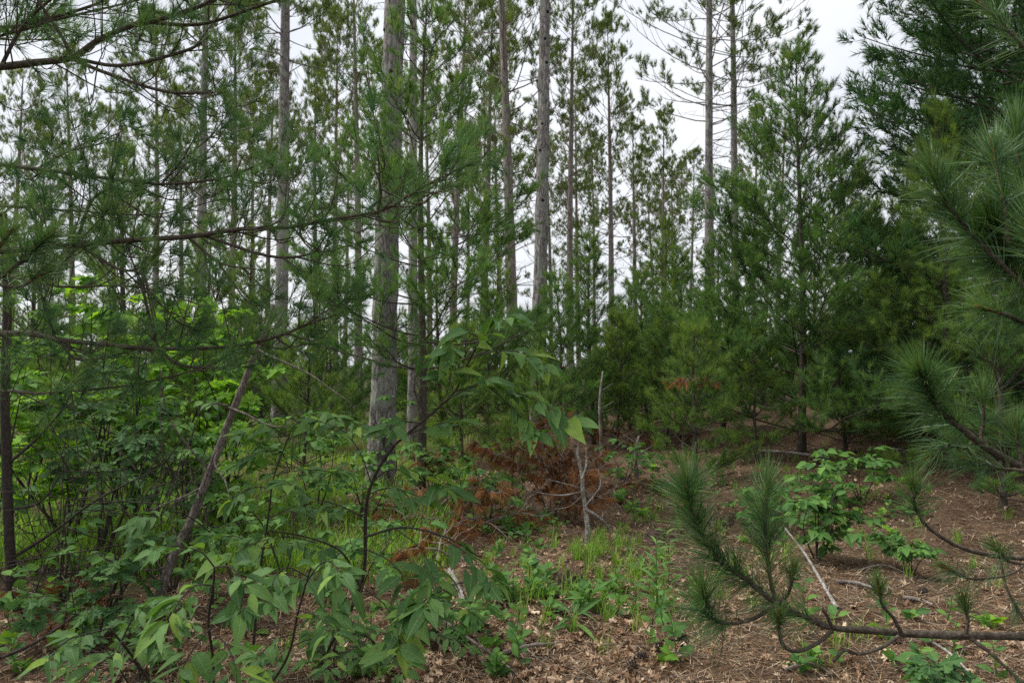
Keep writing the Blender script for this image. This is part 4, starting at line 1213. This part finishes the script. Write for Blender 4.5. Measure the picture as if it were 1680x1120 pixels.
# dark slim tree at the left edge, and its bare twiggy neighbours
rng = np.random.default_rng(110)
b0 = on_ground(20, 5.0)
st = thing('slim_dark_tree', 'slim dark bare trunk at the left edge with spreading twigs', 'tree', b0)
g = Geo(); tube(g, curve([b0 - [0, 0, .1]] + P3([(18, 960), (14, 850), (10, 740), (8, 640), (12, 500), (5, 350)], 5.), 40), np.linspace(.036, .024, 40), 12, 1 + .06 * rng.normal(size=(40, 12)))
link('trunk', g.mesh('trunk', M['stem'], b0), st)
for pts in ([(25, 912), (90, 870), (150, 825), (210, 792), (262, 765), (300, 720)], [(22, 835), (70, 820), (110, 760)], [(20, 915), (60, 940), (110, 930)], [(14, 760), (60, 720), (110, 660), (125, 610)]):
    g = Geo(); tube(g, curve(P3(pts, 5., 4.8), 16), np.linspace(.011, .003, 16), 6, 1 + .1 * rng.normal(size=(16, 6)))
    b = link('branch', g.mesh('branch', M['stem'], b0), st)
    c = curve(P3(pts, 5., 4.8), 16)
    for q in range(7):
        p = c[int(rng.integers(4, 16))]
        g = Geo(); tube(g, curve([p, p + rng.normal(size=3) * .12 + [0, 0, .08], p + rng.normal(size=3) * .2 + [0, 0, .2]], 6), np.linspace(.004, .0015, 6), 4)
        link('twig', g.mesh('twig', M['stem'], b0), b)


def bare_shrub(label, base, h, n, seed):
    rng = np.random.default_rng(seed)
    t = thing('bare_shrub', label, 'shrub', base, 'bare twiggy shrubs in the left shade')
    for q in range(n):
        az = rng.random() * 6.28; s_ = rng.uniform(.15, .55) * h
        e = base + np.array([math.cos(az) * s_, math.sin(az) * s_ * .5, h * rng.uniform(.6, 1)])
        c = curve([base - [0, 0, .03], (base + e) / 2 + rng.normal(size=3) * .1, e + rng.normal(size=3) * .05], 12)
        g = Geo(); tube(g, c, np.linspace(.008, .002, 12), 5, 1 + .1 * rng.normal(size=(12, 5)))
        s = link('stem', g.mesh('stem', M['stem'], base), t)
        for w in range(5):
            p = c[int(rng.integers(3, 12))]; d = rng.normal(size=3) * .2 + [0, 0, .12]
            g = Geo(); tube(g, curve([p, p + d + rng.normal(size=3) * .04, p + d * 2], 6), np.linspace(.0045, .0015, 6), 4)
            link('twig', g.mesh('twig', M['stem'], base), s)


bare_shrub('bare dark twigs right of the slim dark trunk, left shade', on_ground(105, 5.1), 1.2, 6, 111)
bare_shrub('bare dark twigs against the bright grass, left of the leaning dead trunk', on_ground(185, 4.9), 1.0, 6, 112)
bare_shrub('bare dark twigs crowding the foot of the leaning dead trunk', on_ground(290, 5.2), .95, 6, 113)

# ------------------------------------------------------------------ dead brown brush
def brush(label, base, n, L, seed, el=(5, 60), group='rust brown dead pine brush', spread=.35, nn=40):
    rng = np.random.default_rng(seed)
    base = np.asarray(base, float)
    t = thing('dead_pine_brush', label, 'dead brush', base, group)
    for q in range(n):
        w, nd = Geo(), Geo(); O, D, V = [], [], []
        p0 = base + np.array([rng.normal() * spread, rng.normal() * spread * .5, .05])
        wp_branch(rng, p0, rng.random() * 6.28, R(rng.uniform(*el)), L * rng.uniform(.5, 1.1), .010, w, O, D, V, step=.10, up=-.6, lift=-12)
        D = np.array(D); D[:, 2] -= .5
        kp = rng.random(len(O)) < rng.uniform(.6, 1.2); O = np.array(O)[kp]; D = D[kp]; V = np.clip(np.array(V)[kp] * .75 + rng.uniform(-.25, .3), 0, 1)
        needles(nd, O, D, .06, nn, .10, R(8), R(50), .0040, rng, var=np.array(V), droop=.35)
        b = link('branch', w.mesh('branch', M['stick'], base), t)
        stuff(link('needles', nd.mesh('needles', M['dead'], base), b))
    return t


brush('large heap of rust brown pine brush behind the white snag', on_ground(926, 7.7), 26, 1.05, 121, el=(15, 82), spread=.3)
brush('low rust brown brush left of the large heap', on_ground(800, 7.3), 14, .75, 122, el=(-5, 45), spread=.42)
brush('rust brown brush right of the cherry stem', on_ground(705, 6.2), 8, .55, 123, el=(0, 45), spread=.25)
brush('rust brown dead needles at the foot of the dark-stemmed pine', on_ground(680, 8.2), 5, .7, 124, el=(30, 70), spread=.12)
brush('far brown brush on the rise below the pointed-top pine', on_ground(1040, 12.5), 7, .9, 125, el=(0, 35), spread=.7)
brush('far brown brush on the rise right of the big young pine', on_ground(1420, 11.8), 6, .9, 126, el=(0, 30), spread=.7)
brush('small dark brown brush in the left shade near the leaning dead trunk', on_ground(205, 4.7), 4, .4, 127, el=(0, 50), spread=.15)
wb = W(1136, 640, 9.3)
t = thing('dead_needle_clump', 'rust brown dead needle clump hanging on the small pine', 'dead brush', wb)
rng = np.random.default_rng(128); w, nd = Geo(), Geo(); O, D, V = [], [], []
for q in range(4):
    wp_branch(rng, wb + [0, 0, .12], rng.random() * 6.28, R(10), .28, .006, w, O, D, V, step=.07, up=-.8, lift=-14)
needles(nd, O, np.array(D) - [0, 0, .6], .05, 20, .10, R(8), R(50), .004, rng, var=np.array(V), droop=.3)
link('twig', w.mesh('twig', M['stick'], wb), t); stuff(link('needles', nd.mesh('needles', M['dead'], wb), t))

# ------------------------------------------------------------------ white snag, stumps, sticks
rng = np.random.default_rng(131)
sb = G(962, 892)
sn = thing('white_snag', 'small forked white dead snag in front of the brown brush', 'dead tree', sb)
sd = sb[1]
g = Geo(); c = curve([sb - [0, 0, .04]] + P3([(964, 872), (961, 835), (956, 805), (955, 780), (948, 745), (952, 715)], sd, sd + .1), 30)
tube(g, c, np.linspace(.025, .010, 30), 11, 1 + .09 * rng.normal(size=(30, 11)))
link('trunk', g.mesh('trunk', M['snag'], sb), sn)
for pts, r in (([(956, 806), (925, 812), (895, 810), (865, 803)], .010), ([(960, 830), (975, 812), (985, 795), (982, 770)], .009), ([(955, 785), (962, 760), (960, 725)], .010), ([(951, 760), (940, 735), (935, 700)], .008),
               ([(961, 835), (985, 850), (1005, 872)], .016), ([(950, 800), (915, 790), (890, 785)], .006), ([(956, 812), (935, 830), (910, 835)], .006)):
    g = Geo(); tube(g, curve(P3(pts, sd, sd + rng.normal() * .1), 12), np.linspace(r, r * .35, 12), 7, 1 + .08 * rng.normal(size=(12, 7)))
    link('branch', g.mesh('branch', M['snag'], sb), sn)


def stump(label, p, r, h, seed):
    rng = np.random.default_rng(seed)
    p = np.asarray(p, float)
    t = thing('stump', label, 'stump', p, 'old rotten stumps')
    g = Geo(); sd = 26
    a = np.arange(sd) * 2 * math.pi / sd
    rim = h * (1 + .28 * rng.normal(size=sd)).clip(.5, 1.6)
    ridge = 1 + .10 * rng.normal(size=sd)
    rows = []
    for f, rf in ((-.5, 1.35), (0, 1.25), (.35, 1.07), (.7, 1.0), (1, .97)):
        rr_ = r * rf * ridge * (1 + .04 * rng.normal(size=sd))
        rows.append(np.stack([np.cos(a) * rr_, np.sin(a) * rr_, np.where(f < 0, -.06, rim * f)], -1))
    v = np.concatenate(rows)
    f = []
    for q in range(len(rows) - 1):
        for j in range(sd):
            i0, i1 = q * sd + j, q * sd + (j + 1) % sd
            f += [[i0, i1, i1 + sd], [i0, i1 + sd, i0 + sd]]
    g.add(v, f)
    link('side', g.mesh('side', M['stump'], smooth=False), t)
    g = Geo()
    last = rows[-1]
    inner = last * [.72, .72, 1]; inner[:, 2] = h * .72 + .012 * rng.normal(size=sd)
    core = last * [.3, .3, 1]; core[:, 2] = h * .6 + .012 * rng.normal(size=sd)
    v = np.concatenate([last, inner, core, [[0, 0, h * .55]]]); f = []
    for q in range(2):
        for j in range(sd):
            i0, i1 = q * sd + j, q * sd + (j + 1) % sd
            f += [[i0, i1, i1 + sd], [i0, i1 + sd, i0 + sd]]
    f += [[2 * sd + j, 2 * sd + (j + 1) % sd, 3 * sd] for j in range(sd)]
    g.add(v, f)
    link('top', g.mesh('top', M['stump'], smooth=False), t)


stump('crumbling brown stump among the green plants, centre right', G(936, 965), .10, .085, 141)
stump('low dark stump on the needle floor behind the goldenrod', G(1085, 882), .16, .04, 142)
stump('low dark stump left of the right clearing shrub', G(1186, 855), .10, .05, 143)


def stick(label, pts, r, seed, m='stick', name='fallen_stick', cat='stick', lift=.02, knob=2, ends=None):
    rng = np.random.default_rng(seed)
    w = [G(a, b) + np.array([0, 0, lift + l]) for a, b, l in pts]
    base = w[0].copy()
    t = thing(name, label, cat, base, 'fallen sticks on the forest floor')
    g = Geo(); c = curve(w, 24); tube(g, c, np.linspace(r, r * .55, 24), 9, 1 + .10 * rng.normal(size=(24, 9)))
    link('shaft', g.mesh('shaft', M[m], base), t)
    for q in range(knob):
        p = c[int(rng.integers(5, 20))]; d = rng.normal(size=3) * .06 + [0, 0, .04]
        g = Geo(); tube(g, curve([p, p + d * .5, p + d], 4), [r * .35, r * .3, r * .22, r * .15], 5)
        link('stub', g.mesh('stub', M[m], base), t)


stick('pale bare stick leaning up among the near right boughs', [(1374, 1003, 0), (1350, 975, .05), (1322, 945, .14), (1288, 925, .26)], .013, 151, 'snag', knob=3)
stick('pale stick lying behind the near right bough tips', [(1372, 958, 0), (1405, 965, .02), (1440, 972, 0)], .017, 152, 'snag')
stick('short grey stick lying right of the right clearing', [(1480, 985, 0), (1505, 990, .01), (1530, 996, 0)], .018, 153)
stick('thin pale stick at lower right below the bough', [(1520, 1052, 0), (1560, 1085, .02), (1600, 1118, 0)], .008, 154, 'snag')
stick('grey broken branch lying in the leaf litter at bottom centre', [(825, 1076, 0), (870, 1070, .02), (915, 1060, 0)], .014, 155)
stick('grey mottled fallen branch behind the low cherry leaves', [(738, 955, .06), (750, 975, .05), (762, 995, 0)], .028, 156, 'snag')
stick('long thin branch slanting through the leaf litter, bottom centre', [(725, 1025, .02), (770, 1065, .04), (815, 1090, .02), (855, 1118, 0)], .010, 157)
stick('white thin log far back on the rise below the big young pine', [(1230, 752, .1), (1290, 758, .12), (1360, 765, .1)], .025, 158, 'snag')
stick('pale stick far back on the rise at the right', [(1450, 742, .05), (1500, 752, .05), (1540, 748, .05)], .02, 159, 'snag')
stick('thin curved stick beside the goldenrod', [(1035, 945, 0), (1050, 935, .06), (1068, 932, .06)], .007, 160)
stick('short pale stick on the needle floor behind the goldenrod', [(1018, 908, 0), (1028, 906, .01), (1038, 904, 0)], .014, 161, 'snag')
stick('thin twig across the floor behind the pale stick, right', [(1405, 940, 0), (1450, 935, .02), (1500, 950, 0)], .008, 162)
stick('thin grey stick lying in the lower right litter', [(1285, 1105, 0), (1330, 1100, .02), (1365, 1112, 0)], .009, 163)
stick('thin dark branch lying low in the left corner', [(0, 1118, .1), (60, 1095, .12), (120, 1065, .16), (150, 1055, .18)], .010, 164, 'stem')
# upright white stubs further back
for q, (px, py0, py1, lab) in enumerate([(1046, 770, 715, 'small white dead stem standing on the rise behind the snag'), (1140, 800, 725, 'bare whitish stem under the small pine'), (987, 720, 610, 'thin pale dead stem left of the pointed-top pine')]):
    p = on_ground(px, 9.5 if q < 2 else 11)
    t = thing('dead_sapling', lab, 'dead sapling', p)
    rng = np.random.default_rng(170 + q)
    g = Geo(); tube(g, curve([p - [0, 0, .05], W(px - 3, (py0 + py1) / 2, p[1]), W(px + 2, py1, p[1])], 12), np.linspace(.028, .012, 12), 8, 1 + .08 * rng.normal(size=(12, 8)))
    link('shaft', g.mesh('shaft', M['snag'], p), t)
    for w in range(2):
        c = W(px, py1 + (py0 - py1) * rng.uniform(.1, .6), p[1]); d = np.array([rng.choice((-1, 1)) * .18, 0, .12])
        g = Geo(); tube(g, curve([c, c + d * .5, c + d], 5), np.linspace(.008, .003, 5), 5)
        link('stub', g.mesh('stub', M['snag'], p), t)

# ------------------------------------------------------------------ small plants
def rosette(name, label, p, h, n, kind, size, seed, group, cat='plant', tall=False):
    rng = np.random.default_rng(seed)
    p = np.asarray(p, float)
    t = thing(name, label, cat, p, group)
    if tall:
        top = p + np.array([rng.normal() * .03, rng.normal() * .03, h])
        c = curve([p - [0, 0, .02], (p + top) / 2 + rng.normal(size=3) * .015, top], 12)
        g = Geo(); tube(g, c, np.linspace(.0045, .002, 12), 5); link('stem', g.mesh('stem', M['shrub_mass'], p), t)
        for q in range(n):
            f = (.08 + .92 * q / n); i = min(10.99, f * 11); j = int(i); pp = c[j] + (c[j + 1] - c[j]) * (i - j)
            az = q * 2.4 + rng.normal() * .3
            put_leaf(t, p, kind, pp, np.array([math.cos(az), math.sin(az), rng.uniform(.2, .9)]), size * (1.15 - .5 * f) * rng.uniform(.8, 1.1), rng)
    else:
        for q in range(n):
            az = q * 6.28 / n + rng.normal() * .3
            put_leaf(t, p, kind, p + np.array([0, 0, h * rng.uniform(.1, 1)]), np.array([math.cos(az), math.sin(az), rng.uniform(.1, .9)]), size * rng.uniform(.7, 1.1), rng)


rosette('goldenrod', 'tall leafy goldenrod stalk on a needle mound, right of centre', G(1082, 1010), .52, 22, 'blade', .15, 181, 'goldenrod stalks', tall=True)
rosette('goldenrod', 'tall leafy goldenrod stalk behind the one on the mound', G(1096, 962), .42, 18, 'blade', .13, 182, 'goldenrod stalks', tall=True)
rosette('goldenrod', 'broad leaved plant in front of the crumbling stump', G(965, 1005), .1, 9, 'blade', .2, 183, None)
rosette('goldenrod', 'broad leaved plant left of the needle mound', G(940, 1030), .1, 9, 'blade', .19, 184, None)
rng = np.random.default_rng(190)
small = [('in the leaf litter left of the crumbling stump', 790, 905, 870, 1000, 34), ('in the shade between the cherry leaves and the brown brush', 760, 930, 830, 880, 26),
         ('beside the crumbling stump', 900, 1020, 960, 1020, 20), ('around the goldenrod stalks', 1030, 1150, 930, 1090, 14), ('in the lower left shade', 0, 420, 940, 1110, 40), ('under the cherry leaves, bottom centre', 540, 860, 1000, 1115, 40),
         ('on the rise behind the white snag', 1000, 1200, 765, 870, 46), ('around the right clearing shrub', 1220, 1520, 765, 900, 44), ('at the lower right under the boughs', 1280, 1660, 1000, 1115, 16)]
k = 0
for where, x0, x1, y0, y1, n in small:
    for q in range(n):
        k += 1
        p = G(rng.uniform(x0, x1), rng.uniform(y0, y1))
        big = rng.uniform(.055, .10)
        if rng.random() < .5:
            rosette('seedling', 'small upright green seedling ' + where, p, rng.uniform(.08, .24), int(rng.integers(6, 12)), 'shrub', big, 200 + k, 'upright seedlings ' + where, 'seedling', tall=True)
        elif rng.random() < .7:
            rosette('seedling', 'low oval-leaved green seedling ' + where, p, .06, int(rng.integers(4, 8)), 'shrub', big, 200 + k, 'oval-leaved seedlings ' + where, 'seedling')
        else:
            rosette('seedling', 'low lobed-leaf green seedling ' + where, p, .06, int(rng.integers(4, 8)), 'maple', big, 200 + k, 'lobed-leaf seedlings ' + where, 'seedling')

# pine cones
def cone_mesh():
    g = Geo(); rng = np.random.default_rng(5)
    tube(g, [[0, 0, .004], [.012, 0, .016], [.03, 0, .016], [.045, 0, .014]], [.006, .014, .012, .004], 7)
    for q in range(40):
        f = q / 40; a = q * 2.4
        c = np.array([f * .045, math.cos(a) * .012, .016 + math.sin(a) * .012]); o = np.array([.35, math.cos(a), math.sin(a)])
        s = np.array([0, -math.sin(a), math.cos(a)]) * .006
        e = c + o * (.012 * math.sin(math.pi * (.15 + .8 * f)) + .003)
        g.add([c - s, c + s, e + s * .7, e - s * .7], [[0, 1, 2], [0, 2, 3]])
    return g.mesh('pine_cone', M['stem'], smooth=False)


cm = cone_mesh()
for q, (px, py, lab) in enumerate([(1043, 1082, 'dark pine cone on the floor below the green rosette'), (1087, 1073, 'dark pine cone right of the green rosette'), (1046, 1098, 'dark pine cone nearest the bottom edge, centre right'),
                                   (1115, 1052, 'dark pine cone right of the needle mound'), (1510, 975, 'dark pine cone beside the short grey stick')]):
    o = link('pine_cone', cm, None, tuple(G(px, py))); o.rotation_euler = (0, 0, q * 1.7); o.scale = (1.3,) * 3
    tag(o, lab, 'pine cone', 'pine cones on the floor')

# ------------------------------------------------------------------ litter and grass
rng = np.random.default_rng(301)


def scatter(n, ylo=3.2, yhi=11.):
    """ground points, denser near the camera"""
    y = ylo * (yhi / ylo) ** rng.random(n)
    x = (rng.random(n) - .5) * 2 * (.74 * y + .5)
    return x, y, gz(x, y)


def patch(x, y, s=1., ph=0.):
    return np.sin(1.7 * s * x + ph) * np.sin(1.3 * s * y + ph * 2) + .6 * np.sin(3.1 * s * x - 2.2 * s * y + ph)


n = 0
while n < 300:
    if n < 230:
        px, py = rng.uniform(620, 1120), rng.uniform(985, 1135)
    else:
        px, py = rng.uniform(300, 1680), rng.uniform(930, 1130)
    p = G(px, py)
    o = link('dry_leaf', LEAF['oak'][int(rng.integers(0, 6))], ground)
    s = rng.uniform(.05, .095)
    o.matrix_basis = Matrix.Translation(Vector(p + [0, 0, rng.uniform(.012, .03)])) @ frame(rng.normal(size=3) * [1, 1, .25], rng.normal(size=3) * .28 + [0, 0, 1]) @ Matrix.Scale(s, 4)
    n += 1

g = Geo()
src = []
for me in LEAF['oak']:
    src.append((np.array([v.co[:] for v in me.vertices]), np.array([p.vertices[:] for p in me.polygons])))
x, y, z = scatter(12000, 3.0, 15)
keep = rng.random(len(x)) < np.clip(.55 + .3 * patch(x, y, .8, 1.) - .05 * np.clip(x - .6, -1, 3) - .3 * (x < -2.2), .06, 1)
for a, b, c in zip(x[keep], y[keep], z[keep]):
    v, f = src[int(rng.integers(0, 6))]
    m = np.array(frame(rng.normal(size=3) * [1, 1, .2], rng.normal(size=3) * .3 + [0, 0, 1]).to_3x3())
    g.add(v @ m.T * rng.uniform(.04, .085) + [a, b, c + rng.uniform(.004, .022)], f, rng.random())
o = stuff(link('leaf_litter', g.mesh('leaf_litter', M['dead_mass'], smooth=False), ground))

g = Geo()
x, y, z = scatter(90000, 2.9, 14)
keep = x > -2.6 + rng.normal(size=len(x)) * .5
x, y, z = x[keep], y[keep], z[keep]
k = len(x)
a = rng.random(k) * 6.28; L = rng.uniform(.04, .08, k); tz = rng.normal(size=k) * .012
d = np.stack([np.cos(a) * L, np.sin(a) * L, tz], -1); w = np.stack([-np.sin(a), np.cos(a), 0 * a], -1) * (.0011 + .00025 * y)[:, None]
o_ = np.stack([x, y, z + rng.uniform(.003, .022, k)], -1)
g.add(np.stack([o_ - w - d, o_ + w - d, o_ + d], 1).reshape(-1, 3), np.arange(k * 3).reshape(-1, 3), np.repeat(rng.random(k), 3))
stuff(link('needle_litter', g.mesh('needle_litter', M['litter']), ground))

g = Geo()
x, y, z = scatter(2200, 2.9, 15)
for a, b, c in zip(x, y, z):
    an = rng.random() * 6.28; l = rng.uniform(.06, .28); p = np.array([a, b, c + .012]); d = np.array([math.cos(an), math.sin(an), rng.normal() * .08]) * l
    tube(g, [p, p + d * .5 + rng.normal(size=3) * .012, p + d], [.0028, .0026, .0016], 4, a=rng.random())
stuff(link('twig_litter', g.mesh('twig_litter', M['stick']), ground))


def grass(name, label, X, Y, h, w, seed, lean=.5):
    rng = np.random.default_rng(seed)
    k = len(X); Z = gz(X, Y)
    a = rng.random(k) * 6.28; H = h * rng.uniform(.45, 1.15, k)
    dr = np.stack([np.cos(a), np.sin(a), 0 * a], -1); sd = np.stack([-np.sin(a), np.cos(a), 0 * a], -1) * (w * rng.uniform(.6, 1.2, k))[:, None]
    o = np.stack([X, Y, Z - .01], -1); up = np.array([0, 0, 1.])
    ln = (lean * rng.uniform(.2, 1.2, k))[:, None]
    m = o + up * (H * .55)[:, None] + dr * ln * (H * .25)[:, None]
    t = o + up * (H * .9)[:, None] + dr * ln * (H * .85)[:, None]
    vs = np.stack([o - sd, o + sd, m - sd * .8, m + sd * .8, t], 1).reshape(-1, 3)
    q = np.arange(k)[:, None] * 5
    f = np.concatenate([q + np.array([[0, 1, 3]]), q + np.array([[0, 3, 2]]), q + np.array([[2, 3, 4]])])
    g = Geo(); g.add(vs, f, np.repeat(rng.random(k), 5))
    ob = stuff(link(name, g.mesh(name, M['grass'])))
    ob['label'] = label; ob['category'] = 'grass'


rng = np.random.default_rng(311)
yy = 5.6 * (24 / 5.6) ** rng.random(42000); xx = -yy * (.02 + .74 * rng.random(42000)) - .4
kp = rng.random(len(xx)) < np.clip(.55 + .35 * patch(xx, yy, .7, 2.), .15, 1)
grass('meadow_grass', 'bright green grass of the open patch behind the left undergrowth', xx[kp], yy[kp], .26, .006, 312, .9)
cx = []; cy = []
for px, py, n, s in ((1000, 930, 260, .22), (1020, 955, 240, .2), (960, 985, 160, .18), (905, 1000, 120, .2), (840, 960, 120, .25), (985, 915, 140, .2), (1060, 1000, 90, .2), (950, 900, 100, .2), (1130, 905, 60, .2), (1280, 990, 80, .25),
                     (880, 900, 120, .3), (1330, 1070, 60, .2), (1100, 870, 80, .3), (1500, 920, 60, .3), (760, 900, 160, .4), (600, 1000, 150, .5), (440, 880, 250, .6), (540, 850, 260, .6), (1180, 830, 120, .4), (1480, 800, 120, .5), (1420, 860, 110, .4), (1560, 950, 90, .3), (1250, 900, 110, .3), (1150, 960, 90, .25), (1350, 780, 140, .6), (1040, 820, 120, .4)):
    p = G(px, py); m = int(n * 1.2)
    cl = rng.normal(size=(max(4, m // 16), 2)) * [s * 1.2, s * 1.5]
    ci = cl[rng.integers(0, len(cl), m)] + rng.normal(size=(m, 2)) * .022
    cx.append(p[0] + ci[:, 0]); cy.append(p[1] + ci[:, 1])
grass('grass_tufts', 'sparse green grass tufts on the brown forest floor', np.concatenate(cx), np.concatenate(cy), .17, .0032, 313, .7)
